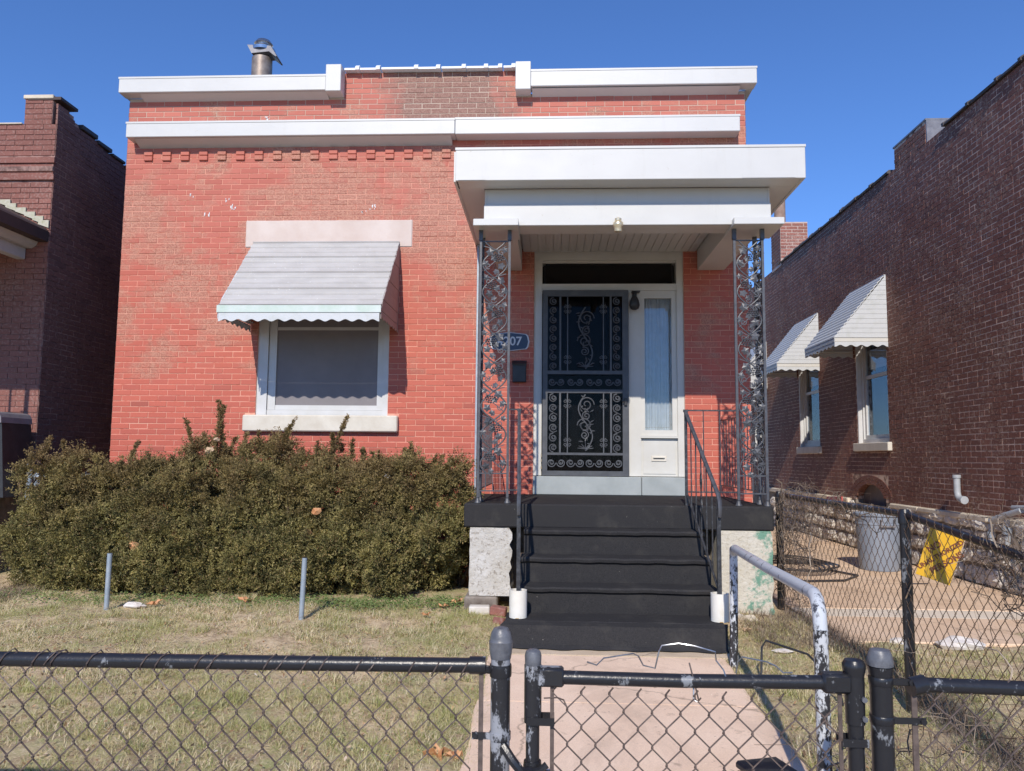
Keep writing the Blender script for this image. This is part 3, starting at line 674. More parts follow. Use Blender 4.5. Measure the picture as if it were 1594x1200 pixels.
for (z0, z1) in ((1.53, 2.14), (2.42, 3.1)):
    q = MB(); H = z1-z0
    q.tube([(.40+.075*math.sin(t*2*PI*1.0), 8.366, z0+H*t) for t in [i/30 for i in range(31)]], .008, 5)
    for (c, rr, s, a) in ((.82, .085, 1, 0), (.45, .08, -1, PI), (.62, .05, 1, 1), (.28, .05, -1, 2)):
        q.tube(spiral(.40+.01*s, z0+H*c, rr, 1.7, a, s, 8.364, 26), .0068, 5)
    for k in range(22):
        a = random.uniform(0, 2*PI); c = (.40+.085*math.cos(a)*random.uniform(.4, 1), z0+H*random.uniform(.03, .97)); l = random.uniform(.015, .03)
        d = (math.cos(a)*l, math.sin(a)*l)
        q.tube([(c[0]-d[0], 8.364, c[1]-d[1]), (c[0], 8.358, c[1]), (c[0]+d[0], 8.364, c[1]+d[1])], [.002, .009, .002], 5)
    for k in range(7): q.tube([(.40, 8.364, z0+.02), (.40+.085*math.cos(PI*k/6), 8.36, z0+.03+.05*math.sin(PI*k/6))], [.007, .004], 5)
    obj('floral_casting', q, 'door_iron', sdoor)
obj('storm_pane', MB().box(-.02, .81, 8.40, 8.404, 1.30, 3.24), 'glass_s', sdoor)
obj('handle', MB().bbox(.815, .845, 8.33, 8.354, 2.02, 2.10, .004).tube([(.83, 8.34, 2.06), (.80, 8.32, 2.06)], .007), 'black', sdoor)
for z in (1.33, 1.41, 1.46): obj('hinge', MB().cyl(-.075, 8.39, z, z+.03, .007, 8), 'gold', sdoor)

# ---- porch (parts of the house)
DZ = 1.06
slab = obj('porch_slab', MB().bbox(-.715, 1.885, 6.60, 8.396, .86, DZ, .012), 'carpet', house)
obj('porch_apron', MB().box(-.60, 1.78, 6.95, 7.0, .05, .858), 'rubble_m', house)
def rough_block(name, x0, x1, y0, y1, z0, z1, amp, mat, seed, nx=7, nz=12):
    R = random.Random(seed); q = MB(); V = []; F = []
    ring = []
    per = [(x0+(x1-x0)*i/nx, y0) for i in range(nx)]+[(x1, y0+(y1-y0)*i/3) for i in range(3)]+[(x1-(x1-x0)*i/nx, y1) for i in range(nx)]+[(x0, y1-(y1-y0)*i/3) for i in range(3)]
    cx_, cy_ = (x0+x1)/2, (y0+y1)/2
    for k in range(nz+1):
        z = z0+(z1-z0)*k/nz
        for (x, y) in per:
            a = R.uniform(-1, .3)*amp*(1 if x > cx_ else .45); V.append((x+(a if x > cx_ else -a*.5), y+abs(R.uniform(0, amp*.35))*(1 if y < cy_ else -1), z))
    n = len(per)
    for k in range(nz):
        for i in range(n): F.append((k*n+i, k*n+(i+1) % n, (k+1)*n+(i+1) % n, (k+1)*n+i))
    F += [tuple(range(n))[::-1], tuple(nz*n+i for i in range(n))]
    q.add(V, F); return obj(name, q, mat, house, True)
rough_block('porch_pier', -.665, -.30, 6.61, 7.0, .29, .858, .035, 'pier', 3)
rough_block('porch_pier', 1.42, 1.872, 6.61, 7.0, .14, .858, .018, 'pier_g', 4)
obj('pier_base', MB().bbox(-.70, -.42, 6.58, 6.98, .16, .285, .012), 'rubble_m', house)
st = obj('stairs', MB().box(-.19, 1.235, 5.62, 6.59, .02, .13), 'carpet', house)
for k, (y, z) in enumerate(((6.345, .868), (6.10, .68), (5.86, .494), (5.585, .306))):
    e = .012*k; n = 24; V = []; q = MB(); xa, xb = -.195-e*1.5, 1.255+e*.2 if k < 3 else 1.235
    if k == 3: xa = -.30
    dep = 6.6 if k == 0 else None
    yb = (6.597, 6.345, 6.10, 5.86)[k]-.002; prof = [(y+.012, .10+.001*k), (y+.014, z-.045), (y-.010, z-.032), (y-.016, z-.012), (y-.006, z), (yb, z+.001), (yb, .10)]
    R = random.Random(k); off = [R.uniform(-.005, .005) for _ in range(n+1)]
    for i in range(n+1):
        x = xa+(xb-xa)*i/n; o = off[i]+.004*math.sin(i*.7+k)
        for j, (py, pz) in enumerate(prof): V.append((x, py+(o if j < 5 else 0), pz+(off[i]*.5 if 1 < j < 6 else 0)))
    m = len(prof); F = [(i*m+j, (i+1)*m+j, (i+1)*m+(j+1) % m, i*m+(j+1) % m) for i in range(n) for j in range(m)]+[tuple(range(m)), tuple(n*m+j for j in range(m))[::-1]]
    q.add(V, F); obj('step', q, 'carpet', st, True)
q = MB(); V = []; n = 30
for i in range(n+1):    # carpet apron that hangs over the last riser and flares on the walk
    x = -.33+1.56*i/n; w_ = .012*math.sin(i*1.3)+.01*math.sin(i*.6)
    V += [(x+.03, 5.584, .304), (x, 5.50+w_*.3, .29), (x, 5.46+w_*.5, .17), (x, 5.42+w_, .150), (x+.03, 5.60, .148)]
F = [(i*5+j, (i+1)*5+j, (i+1)*5+(j+1) % 5, i*5+(j+1) % 5) for i in range(n) for j in range(5)]+[(0, 1, 2, 3, 4), tuple(n*5+j for j in (4, 3, 2, 1, 0))]
q.add(V, F); obj('carpet_apron', q, 'carpet', st, True)
# roof of the porch
rf = obj('porch_roof', MB().box(-.80, 2.14, 6.40, 8.21, 4.03, 4.07).box(-.57, 1.905, 6.62, 8.39, 3.76, 3.80), 'white', house)
obj('roof_fascia', MB().bbox(-.805, 2.145, 6.372, 6.397, 3.805, 4.088, .004).box(-.809, 2.149, 6.366, 6.397, 4.075, 4.096), 'white', rf)
obj('fascia_patch', MB().box(1.62, 2.06, 6.3695, 6.371, 3.81, 3.85).box(-.78, -.55, 6.3695, 6.371, 3.81, 3.83), 'white', rf)
for x0, x1 in ((-.822, -.80), (2.12, 2.144)): obj('roof_fascia', MB().box(x0, x1, 6.398, 8.395, 3.806, 4.07), 'white', rf)
obj('soffit', MB().box(-.79, 2.12, 6.398, 6.598, 3.812, 3.825), 'white', rf)
obj('soffit', MB().box(-.80, -.576, 6.60, 8.395, 3.812, 3.825), 'white', rf); obj('soffit', MB().box(1.912, 2.12, 6.60, 8.395, 3.812, 3.825), 'white', rf)
obj('frieze', MB().box(-.55, 1.89, 6.615, 6.66, 3.64, 3.812).box(-.57, -.552, 6.615, 8.39, 3.64, 3.812).box(1.892, 1.91, 6.615, 8.39, 3.64, 3.812), 'white', rf)
obj('beam', MB().bbox(-.575, 1.912, 6.585, 6.614, 3.475, 3.665, .004).box(-.57, 1.907, 6.6145, 6.85, 3.475, 3.49), 'white', rf)
for x0, x1 in ((-.575, -.30), (1.62, 1.912)):
    obj('side_beam', MB().box(x0+.003, x1, 6.852, 8.38, 3.515, 3.758), 'white', rf)
obj('ceiling', MB().box(-.29, 1.615, 6.66, 8.39, 3.735, 3.758), 'offwhite', rf)
for i in range(23): obj('ceiling_board', MB().box(-.28+i*.082, -.28+i*.082+.076, 6.66, 8.385, 3.726, 3.7345), 'white', rf)
for x0, x1 in ((-.66, -.268), (1.575, 2.0)):
    obj('column_cap', MB().bbox(x0, x1, 6.50, 6.95, 3.452, 3.512, .004), 'white', rf)
obj('bulb_socket', MB().lathe(.595, 6.55, [(.012, 3.40), (.034, 3.405), (.036, 3.44), (.045, 3.455), (.045, 3.48), (.028, 3.50), (.03, 3.52), (.01, 3.53)], 16), 'gold', rf, True)

# ---- iron corner columns with grape-vine scrollwork
def leafmesh():
    q = MB(); n = 10; P = []
    for i in range(n): rr = .033 if i % 2 == 0 else .021; a = PI/2+2*PI*i/n; P.append((rr*math.cos(a), rr*math.sin(a)))
    V = [(0, -.006, 0)]+[(x, .001, z) for x, z in P]+[(0, .004, 0)]
    q.add(V, [(0, 1+i, 1+(i+1) % n) for i in range(n)]+[(n+1, 1+(i+1) % n, 1+i) for i in range(n)])
    me = bpy.data.meshes.new('vine_leaf'); me.from_pydata(q.v, [], q.f); me.update(); fixn(me); me.materials.append(M['grey_iron']); return me
def grapemesh():
    q = MB()
    for j, row in enumerate((4, 5, 4, 2)):
        for i in range(row):
            x, z = (i-(row-1)/2)*.0155, (1.5-j)*.013; a = .0082
            q.add([(x+a, 0, z), (x-a, 0, z), (x, -a, z), (x, a, z), (x, 0, z+a), (x, 0, z-a)], [(0, 4, 2), (2, 4, 1), (1, 4, 3), (3, 4, 0), (2, 5, 0), (1, 5, 2), (3, 5, 1), (0, 5, 3)])
    me = bpy.data.meshes.new('grape_cluster'); me.from_pydata(q.v, [], q.f); me.update(); me.materials.append(M['grey_iron']); return me
LEAF, GRAPE = leafmesh(), grapemesh()
def column(xo, xi, yfr, yrear, seed):
    R = random.Random(seed); b = .0105
    q = MB()
    for (x, y) in ((xo, yfr), (xi, yfr), (xo, yrear)):
        q.box(x-b, x+b, y-b, y+b, 1.10, 3.36); q.box(x-.017, x+.017, y-.017, y+.017, 3.36, 3.452)
    c = obj('iron_column', q, 'grey_iron', house)
    for (x, y) in ((xo, yfr), (xi, yfr), (xo, yrear)): obj('post_foot', MB().lathe(x, y, [(.030, 1.062), (.030, 1.07), (.018, 1.085), (.016, 1.105), (.02, 1.11)], 10), 'grey_iron', c, True)
    for (ax, a0, a1, fix) in (('x', min(xo, xi), max(xo, xi), yfr), ('y', yfr, yrear, xo)):
        def P(s, z, d=0): return (s, fix+d, z) if ax == 'x' else (fix+d, s, z)
        w_ = (a1-a0)/2-b-.008; mc = (a0+a1)/2; q = MB()
        for z in (1.165, 1.315, 3.352): obj('lattice_rail', MB().tube([P(a0+b, z), P(a1-b, z)], .0075, 4), 'grey_iron', c)
        for k in range(3): s = a0+(a1-a0)*(k+1)/4; obj('lattice_bar', MB().tube([P(s, 1.165), P(s, 1.315)], .005, 4), 'grey_iron', c)
        for ph in (0, PI):
            pts = [P(mc+w_*math.sin(2*PI*(z-1.32)/.50+ph+.6), z, .004*math.cos(2*PI*(z-1.32)/.5+ph)) for z in [1.32+2.03*i/90 for i in range(91)]]
            obj('vine_stem', MB().tube(pts, .0066, 6), 'grey_iron', c)
        for k in range(8):
            zc = 1.44+k*.25; sg = 1 if k % 2 else -1
            q = MB()
            def S(cx, cz, rr, t, a, s_): return [P(cx+rr*(1-i/16*.8)*math.cos(a+s_*2*PI*t*i/16), cz+rr*(1-i/16*.8)*math.sin(a+s_*2*PI*t*i/16), -.006) for i in range(17)]
            q.tube(S(mc+sg*w_*.5, zc+.055, .034, 1.2, R.uniform(0, 6), sg), .0052, 4); q.tube(S(mc-sg*w_*.55, zc-.06, .028, 1.2, R.uniform(0, 6), -sg), .0052, 4)
            q.tube([P(mc-sg*w_*.9, zc-.1), P(mc, zc-.02, -.008), P(mc+sg*w_*.8, zc+.0)], .005, 4)
            q.tube(S(mc+sg*w_*.1, zc-.115, .03, 1.1, R.uniform(0, 6), sg), .0048, 4)
            q.tube([P(mc+sg*w_*.9, zc+.12), P(mc+sg*w_*.3, zc+.08, -.008), P(mc-sg*w_*.9, zc+.12)], .0045, 4)
            obj('tendril', q, 'grey_iron', c)
            for (ds, dz, sc) in ((-sg*.45*w_, .065, 1.0), (sg*.5*w_, -.055, .9), (-sg*.1*w_, .0, .8), (sg*.75*w_, .09, .7), (-sg*.8*w_, -.03, .8), (sg*.15*w_, -.105, .7)):
                o = link('vine_leaf', LEAF, None, c, P(mc+ds+R.uniform(-.008, .008), zc+dz+R.uniform(-.01, .01), -.010 if ax == 'x' else 0))
                o.rotation_euler = (R.uniform(-.5, .5), R.uniform(-2, 2), (0 if ax == 'x' else PI/2)+R.uniform(-.3, .3)); o.scale = (sc*1.3,)*3
            o = link('grape_cluster', GRAPE, None, c, P(mc+sg*w_*.25, zc+.012, -.012)); o.rotation_euler = (0, R.uniform(-.3, .3), 0 if ax == 'x' else PI/2); o.scale = (1.35,)*3
    return c
column(-.603, -.349, 6.655, 6.90, 1)
column(1.85, 1.609, 6.655, 6.90, 2)
obj('pale_wall_strip', MB().bbox(-.80, -.778, 8.37, 8.392, .95, 3.808, .003), 'galv', house)  # thin pale grey strip on the wall left of the porch column

# ================================================================== RAILINGS
def handrail(xt, xb, label, side):
    t = thing('handrail', label, 'handrail', (xb, 5.67, .306), 'iron handrails beside the stairs')
    A, B = Vector((xt, 6.63, 1.85)), Vector((xb, 5.68, 1.20))
    obj('top_rail', MB().tube([A, A.lerp(B, .5), B, B+Vector((0, -.045, -.045)), B+Vector((0, -.062, -.10)), B+Vector((0, -.045, -.155)), B+Vector((0, -.012, -.165)), B+Vector((0, .01, -.13))], [.016, .016, .016, .016, .015, .013, .010, .008], 6), 'grey_iron', t, True)
    obj('bottom_rail', MB().tube([(xt, 6.60, 1.16), (xb, 5.70, .52)], .0095, 6), 'black_iron', t)
    obj('top_post', MB().box(xt-.011, xt+.011, 6.62, 6.642, DZ+.001, 1.85).box(xt-.018, xt+.018, 6.613, 6.649, 1.85, 1.872), 'black_iron', t)
    obj('bottom_post', MB().box(xb-.014, xb+.014, 5.66, 5.688, .32, 1.18), 'black_iron', t)
    for i in range(1, 6):
        k = i/6; x = xt+(xb-xt)*k; y = 6.61+(5.69-6.61)*k
        zt, zb = 1.85+(1.20-1.85)*(6.63-y)/.95, 1.16+(.52-1.16)*(6.60-y)/.90
        q = MB().tube([(x, y, zb), (x, y, zt)], .0065, 4)
        if i == 3:
            zc = (zt+zb)/2
            for s in (-1, 1):
                for sz in (-1, 1): q.tube([(x, y+s*.035*math.sin(PI*j/10), zc+sz*(.02+.16*j/10)) for j in range(11)], .005, 4)
            for j in range(6): q.tube([(x-.004, y-.03, zc-.15+j*.06), (x, y, zc-.13+j*.06), (x+.004, y+.03, zc-.15+j*.06)], [.003, .008, .003], 5)
        obj('baluster', q, 'black_iron', t)
    sl = obj('pipe_sleeve', MB().lathe(xb, 5.672, [(.064, .309), (.064, .502), (.055, .503), (.053, .46)], 24), 'pvc_w', t, True)
    obj('rust_fill', MB().lathe(xb, 5.672, [(.052, .44), (.052, .462)], 16), 'rust', sl)
    q = MB(); [q.box(xb+.03*math.cos(a)-.012, xb+.03*math.cos(a)+.012, 5.605+.02*abs(math.cos(a)), 5.6095+.02*abs(math.cos(a)), .31, .322+.008*math.sin(3*a)) for a in (1.2, 1.7, 2.2)]
    obj('rust_stain', q, 'rust', sl)
    return t
handrail(-.252, -.212, 'black iron handrail on the left side of the stairs, next to the crumbling white pier', -1)
handrail(1.168, 1.225, 'black iron handrail on the right side of the stairs, next to the green flaked pier', 1)
def guard(name, label, P0, P1, n, group='porch guard rails'):
    t = thing('porch_railing', label, 'railing', P0, group)
    P0, P1 = Vector(P0), Vector(P1)
    for z, nm in ((1.865, 'top_rail'), (1.175, 'bottom_rail')): obj(nm, MB().tube([(P0.x, P0.y, z), (P1.x, P1.y, z)], .008, 4), 'black_iron', t)
    for i in range(n):
        p = P0.lerp(P1, (i+1)/(n+1)); obj('baluster', MB().tube([(p.x, p.y, 1.175), (p.x, p.y, 1.865)], .0055, 4), 'black_iron', t)
guard('g', 'short iron porch railing between the right handrail and the right lattice column', (1.18, 6.645, DZ), (1.598, 6.645, DZ), 2)
guard('g', 'short iron porch railing between the left lattice column and the left handrail', (-.338, 6.645, DZ), (-.264, 6.645, DZ), 0)
guard('g', 'iron railing along the left end of the porch, from column to brick wall', (-.603, 6.915, DZ), (-.603, 8.38, DZ), 11)
guard('g', 'iron railing along the right end of the porch, from column to brick wall', (1.85, 6.915, DZ), (1.85, 8.38, DZ), 11)

# ================================================================== THINGS ON THE FRONT WALL
def text(name, s, size, mat, parent, Mx, depth=.001, bold=0):
    cu = bpy.data.curves.new(name, 'FONT'); cu.body = s; cu.size = size; cu.align_x = 'CENTER'; cu.align_y = 'CENTER'; cu.extrude = depth; cu.offset = bold
    o = bpy.data.objects.new('tmp', cu); COL.objects.link(o); dg = bpy.context.evaluated_depsgraph_get()
    me = bpy.data.meshes.new_from_object(o.evaluated_get(dg)); me.name = name; bpy.data.objects.remove(o)
    me.transform(Mx); me.materials.clear(); return link(name, me, mat, parent)
pq = thing('house_number_plaque', 'dark blue number plaque with white rim and numerals 4207 behind the left lattice column', 'number sign', (-.43, 8.392, 2.72))
def plq(k): return [(-.43-.218*k, 2.72), (-.43-.205*k, 2.72+.06*k), (-.43-.185*k, 2.72+.083*k), (-.43, 2.72+.104*k), (-.43+.185*k, 2.72+.083*k), (-.43+.205*k, 2.72+.06*k), (-.43+.218*k, 2.72), (-.43+.205*k, 2.72-.06*k), (-.43+.185*k, 2.72-.083*k), (-.43, 2.72-.104*k), (-.43-.185*k, 2.72-.083*k), (-.43-.205*k, 2.72-.06*k)]
obj('rim', MB().prism(plq(1), 1, 8.376, 8.392), 'plaque_w', pq); obj('panel', MB().prism([(x, z) for x, z in plq(.93)], 1, 8.372, 8.3755), 'navy', pq)
RX = Matrix.Rotation(PI/2, 4, 'X')
text('numerals', '4207', .135, 'plaque_w', pq, Matrix.Translation((-.43, 8.3705, 2.72)) @ RX, .001, .002)
mbx = thing('mailbox', 'small black mailbox on the brick wall beneath the number plaque', 'mailbox', (-.31, 8.39, 2.28))
obj('box', MB().bbox(-.395, -.245, 8.33, 8.392, 2.27, 2.47, .006), 'black', mbx); obj('lid', MB().prism([(8.315, 2.455), (8.392, 2.50), (8.392, 2.512), (8.312, 2.468)], 0, -.40, -.24), 'black', mbx)
ln = thing('porch_lamp', 'unlit black wall lantern with a round shade between the security door and the sidelight', 'wall lamp', (.94, 8.42, 3.2))
obj('back_plate', MB().bbox(.915, .965, 8.412, 8.424, 3.14, 3.27, .003), 'black', ln)
obj('bracket', MB().tube([(.94, 8.41, 3.255), (.94, 8.33, 3.262), (.93, 8.30, 3.24), (.925, 8.30, 3.21)], .006, 6).box(.90, .99, 8.30, 8.40, 3.262, 3.270), 'black', ln)
obj('shade', MB().lathe(.928, 8.31, [(.012, 3.22), (.03, 3.20), (.05, 3.16), (.058, 3.11), (.045, 3.075), (.02, 3.06)], 18), 'black', ln, True)

# ================================================================== RIGHT NEIGHBOUR
XR = 4.8
nb = thing('neighbour_brick_house', 'dark brown brick house on the right with white awnings and a rough stone foundation', 'house', (XR, 11, .1))
W1, W2, W3 = (11.12, 12.22, 1.72, 3.95), (13.9, 14.98, 1.70, 3.93), (17.2, 18.2, 1.7, 3.9)
BW = (11.30, 12.38, .84, 1.10)
def xwall(name, mat, parent, holes, a0, a1, z0, z1, x0, x1):
    o = backing(name, mat, parent, holes, a0, a1, z0, z1, 0, 1); me = o.data
    for v in me.vertices: a, t, z = v.co; v.co = (x0+(x1-x0)*t, a, z)
    fixn(me); return o
rw = xwall('side_wall', 'mortar_r', nb, [W1, W2, W3, BW], 5.5, 20, .86, 5.50, XR, XR+.3)
obj('front_wall', MB().box(XR+.301, 11, 5.5, 5.8, .0, 5.6), 'brick_r', nb)
obj('flat_roof', MB().box(XR+.301, 11, 5.801, 20, 5.1, 5.2), 'roofing', nb)
def rtop(y): return 5.50
br = lay(5.5, 20, .86, 5.50, [W1, W2, W3, (11.2, 12.48, .80, 1.24)], L=.2075, H=.0645, header=6, seed=9)
def near_r(a, z):
    if a < 7.9: return None
    return math.hypot(a-7.9, (z-2.4)*.8)
brick_wall(rw, br, ('x', XR), -1, 'brick_r', .010, near_r, jit=.0006, proud=.0022, edge=.0012)
# raised block on the parapet
blk = obj('parapet_block', MB().box(XR+.002, XR+.32, 9.745, 10.64, 5.50, 5.79), 'mortar_r', nb)
brick_wall(blk, lay(9.745, 10.64, 5.50, 5.79, [], H=.0645), ('x', XR), -1, 'brick_r', .010)
obj('block_cap', MB().box(XR-.01, XR+.34, 9.72, 10.66, 5.792, 5.815).box(XR+.0, XR+.33, 9.72, 9.742, 5.50, 5.79), 'vent_grey', blk)
R = random.Random(5); y = 5.5
while y < 15.8:
    l = R.uniform(.42, .62)
    if not (9.5 < y+l/2 < 10.8):
        q = MB(); h = R.uniform(.045, .075)
        q.prism([(XR-.03+R.uniform(-.01, .01), 5.505), (XR-.035, 5.53), (XR-.0, 5.505+h), (XR+.25, 5.505+h), (XR+.33, 5.505)], 1, y+.008, y+l-.04)
        q.prism([(XR-.045, 5.503), (XR-.05, 5.54), (XR-.0, 5.52+h), (XR+.27, 5.52+h), (XR+.35, 5.503)], 1, y+l-.045, y+l)
        o = obj('coping_tile', q, 'tar', nb); o.rotation_euler.x = R.uniform(-.012, .012)*0
    y += l
# rear chimney
ch = obj('chimney', MB().box(4.782, 5.338, 15.852, 16.498, 5.45, 6.37), 'chim_m', nb)
brick_wall(ch, lay(4.78, 5.34, 5.60, 6.37, [], L=.24, H=.068, seed=2), ('y', 15.85), 1, 'chim', .014)
brick_wall(ch, lay(15.85, 16.5, 5.50, 6.37, [], L=.24, H=.068, seed=3), ('x', 4.78), -1, 'brick_r', .012)
obj('flue_pipe', MB().cyl(4.90, 16.25, 6.37, 7.5, .115, 18), 'clay', ch, True)
# stone foundation
R = random.Random(12)
fd = obj('foundation', MB().box(XR+.0, XR+.3, 5.5, 11.29, 0, .858).box(XR, XR+.3, 12.39, 20, 0, .858).box(XR, XR+.3, 11.29, 12.39, 0, .80), 'rubble_m', nb)
def stonemesh(seed):
    R = random.Random(seed); n, m = 7, 4; V = []; F = []
    prof = ((1.0, .0), (.98, .5), (.82, .85), (.45, 1.0))
    for rr, d in prof:
        for i in range(n*2):
            a = 2*PI*i/(n*2); ca, sa = math.cos(a), math.sin(a); sq = 1/max(abs(ca), abs(sa))**.6
            k = rr*sq*(1+R.uniform(-.10, .08)); V.append((-d*(1+R.uniform(-.2, .2)), .5*k*ca, .5*k*sa))
    nn = n*2; F = [(j*nn+i, j*nn+(i+1) % nn, (j+1)*nn+(i+1) % nn, (j+1)*nn+i) for j in range(3) for i in range(nn)]; F.append(tuple(3*nn+i for i in range(nn)))
    me = bpy.data.meshes.new('stone'); me.from_pydata(V, [], F); me.update(); fixn(me); me.materials.append(M['rubble']); return me
SM = [stonemesh(i) for i in range(6)]
z = .10
for row, h in enumerate((.21, .17, .19, .14)):
    y = 6.6+R.uniform(0, .2)
    while y < 16.5:
        l = R.uniform(.20, .46)
        if not (11.2 < y+l/2 < 12.45 and row == 3):
            o = link('stone', R.choice(SM), None, fd, (XR+.002, y+l/2, z+h/2+R.uniform(-.012, .012))); o.scale = (R.uniform(.04, .085), l*.88, h*R.uniform(.82, .98)); o.rotation_euler.x = R.uniform(-.06, .06)
        y += l
    z += h+.012
R = random.Random(3); y = 6.0
while y < 17:
    l = R.uniform(.5, 1.1)
    if not (11.1 < y+l and y < 12.5): obj('ledge_stone', MB().bbox(XR-.075+R.uniform(-.015, .015), XR+.005, y, y+l-.012, .80+R.uniform(-.02, .01), .866, .012), 'cap_stone', nb)
    y += l
# arched basement opening
q = MB(); q.box(XR+.12, XR+.2, 11.30, 12.38, .80, 1.20); bo = obj('basement_window', q, 'grey_cover', nb)
for i in range(17):
    a = PI*(i+.5)/17*.86+PI*.07; cy, cz = 11.84, .86; c, s_ = math.cos(a), math.sin(a)
    for r0, r1 in ((.40, .50), (.51, .61)):
        ww = .030*r0/.4; P = []
        for (rr, t) in ((r0, -ww), (r0, ww), (r1, ww*1.15), (r1, -ww*1.15)): P.append((cy+(rr*c-t*s_)*1.25, cz+(rr*s_+t*c)*.62))
        obj('arch_brick', MB().prism(P, 0, XR-.007, XR+.1), 'brick_r', bo)
# windows with sills
for (a, b, c, d) in (W1, W2, W3):
    wn = obj('window', MB().box(XR+.06, XR+.14, a, a+.07, c, d).box(XR+.06, XR+.14, b-.07, b, c, d).box(XR+.06, XR+.14, a+.07, b-.07, c, c+.06)
             .box(XR+.085, XR+.13, a+.075, a+.13, c+.06, d).box(XR+.085, XR+.13, b-.13, b-.075, c+.06, d).box(XR+.085, XR+.13, a+.13, b-.13, c+.06, c+.12)
             .box(XR+.09, XR+.13, a+.13, b-.13, c+.98, c+1.03).box(XR+.002, XR+.06, b-.03, b-.001, c, d), 'white_v', nb)
    obj('pane', MB().box(XR+.11, XR+.114, a+.13, b-.13, c+.12, d), 'glass', wn)
    obj('lace', MB().box(XR+.118, XR+.119, a+.25, b-.25, c+1.12, c+1.42), 'curtain', wn)
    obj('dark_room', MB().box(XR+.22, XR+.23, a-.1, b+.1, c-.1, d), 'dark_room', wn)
    obj('window_sill', MB().bbox(XR-.06, XR+.10, a-.08, b+.06, c-.125, c-.002, .008), 'sill', nb)
def side_awning(y0, y1, ztop, green):
    zf, out = ztop-.90, .74; a = obj('awning', MB().tube([(XR-.01, y0+.02, zf-.03), (XR-out+.02, y0+.02, zf-.03), (XR-out+.02, y1-.02, zf-.03), (XR-.01, y1-.02, zf-.03)], .01, 5), 'awn_white', nb)
    obj('mounting_strip', MB().box(XR-.03, XR-.001, y0, y1, ztop-.02, ztop+.012), 'awn_white', a)
    n = 15
    for i in range(n):
        t0, t1 = i/n, (i+1)/n
        x0, z0 = XR-.02-(out-.02)*t0, ztop-.90*t0; x1, z1 = XR-.02-(out-.02)*t1, ztop-.90*t1
        obj('slat', MB().prism([(x0, z0+.006), (x1-.010, z1+.018), (x1-.012, z1-.002), (x0, z0-.006)], 1, y0, y1), 'awn_white', a)
    for Y in (y0, y1):
        n = 13
        for i in range(n):
            zt = ztop-.01-.89*i/n; zb = ztop-.01-.89*(i+1)/n
            xt = XR-out*(ztop-zt)/.90; xb = XR-out*(ztop-zb)/.90
            obj('side_slat', MB().prism([(XR-.004, zt), (min(xt, XR-.008), zt), (xb, zb+.008), (xb, zb+.003), (XR-.004, zb+.003)], 1, Y-.005, Y+.003), 'awn_white', a)
        q = MB(); q.box(XR-out, XR-.002, Y-.004, Y+.002, zf-.055, zf-.004); obj('side_band', q, 'offwhite', a)
        q = MB(); n = 40; zb = zf-.115
        for k in range(n):
            s0, s1 = k/n, (k+1)/n; X_ = lambda s: XR-out+(out-.002)*s; B = lambda s: zb-.014*math.cos(2*PI*5*s)
            q.prism([(X_(s0), zf-.058), (X_(s1), zf-.058), (X_(s1), B(s1)), (X_(s0), B(s0))], 1, Y-.003, Y+.001)
        obj('valance', q, 'awn_white', a)
    obj('front_band', MB().box(XR-out-.008, XR-out-.002, y0, y1, zf-.06, zf+.012), 'awn_white', a)
    q = MB(); n = 64
    for k in range(n):
        s0, s1 = k/n, (k+1)/n; B = lambda s: zf-.115-.014*math.cos(2*PI*8*s)
        q.prism([(y0+(y1-y0)*s0, zf-.062), (y0+(y1-y0)*s1, zf-.062), (y0+(y1-y0)*s1, B(s1)), (y0+(y1-y0)*s0, B(s0))], 0, XR-out-.004, XR-out)
    obj('valance', q, 'awn_white', a)
side_awning(11.05, 12.32, 4.09, 0); side_awning(13.82, 15.08, 4.06, 0); side_awning(17.1, 18.35, 4.04, 0)
# vent pipe elbow on that wall
pp = thing('plastic_vent_pipe', 'grey plastic vent pipe elbow on the right brick wall above the stone foundation', 'pipe', (XR-.1, 9.15, 1.0))
obj('pipe', MB().tube([(XR-.10, 9.17, 1.29), (XR-.10, 9.17, 1.10), (XR-.10, 9.155, 1.055), (XR-.10, 9.12, 1.03), (XR-.10, 9.04, 1.02)], .036, 12), 'pvc', pp, True)
obj('collar', MB().lathe(XR-.10, 9.17, [(.045, 1.265), (.045, 1.30)], 14).tube([(XR-.10, 9.06, 1.02), (XR-.10, 9.02, 1.018)], .045, 12), 'pvc', pp, True)
gm = thing('gas_pipe', 'grey gas pipe fittings along the stone foundation at the right edge', 'pipe', (XR-.15, 8.1, .6))
obj('riser', MB().tube([(XR-.13, 8.18, .50), (XR-.13, 8.18, .86)], .028, 10).tube([(XR-.14, 8.45, .52), (XR-.14, 8.45, .80)], .024, 10), 'pvc', gm, True)
obj('valve', MB().lathe(XR-.13, 8.18, [(.045, .72), (.05, .78), (.03, .80)], 12).lathe(XR-.14, 8.45, [(.04, .66), (.04, .72)], 12), 'galv', gm, True)
obj('arm', MB().tube([(XR-.18, 8.38, .84), (XR-.16, 8.20, .90), (XR-.14, 7.9, .98)], .03, 10).tube([(XR-.14, 8.05, 1.0), (XR-.14, 7.7, 1.02)], .02, 8), 'pvc', gm, True)

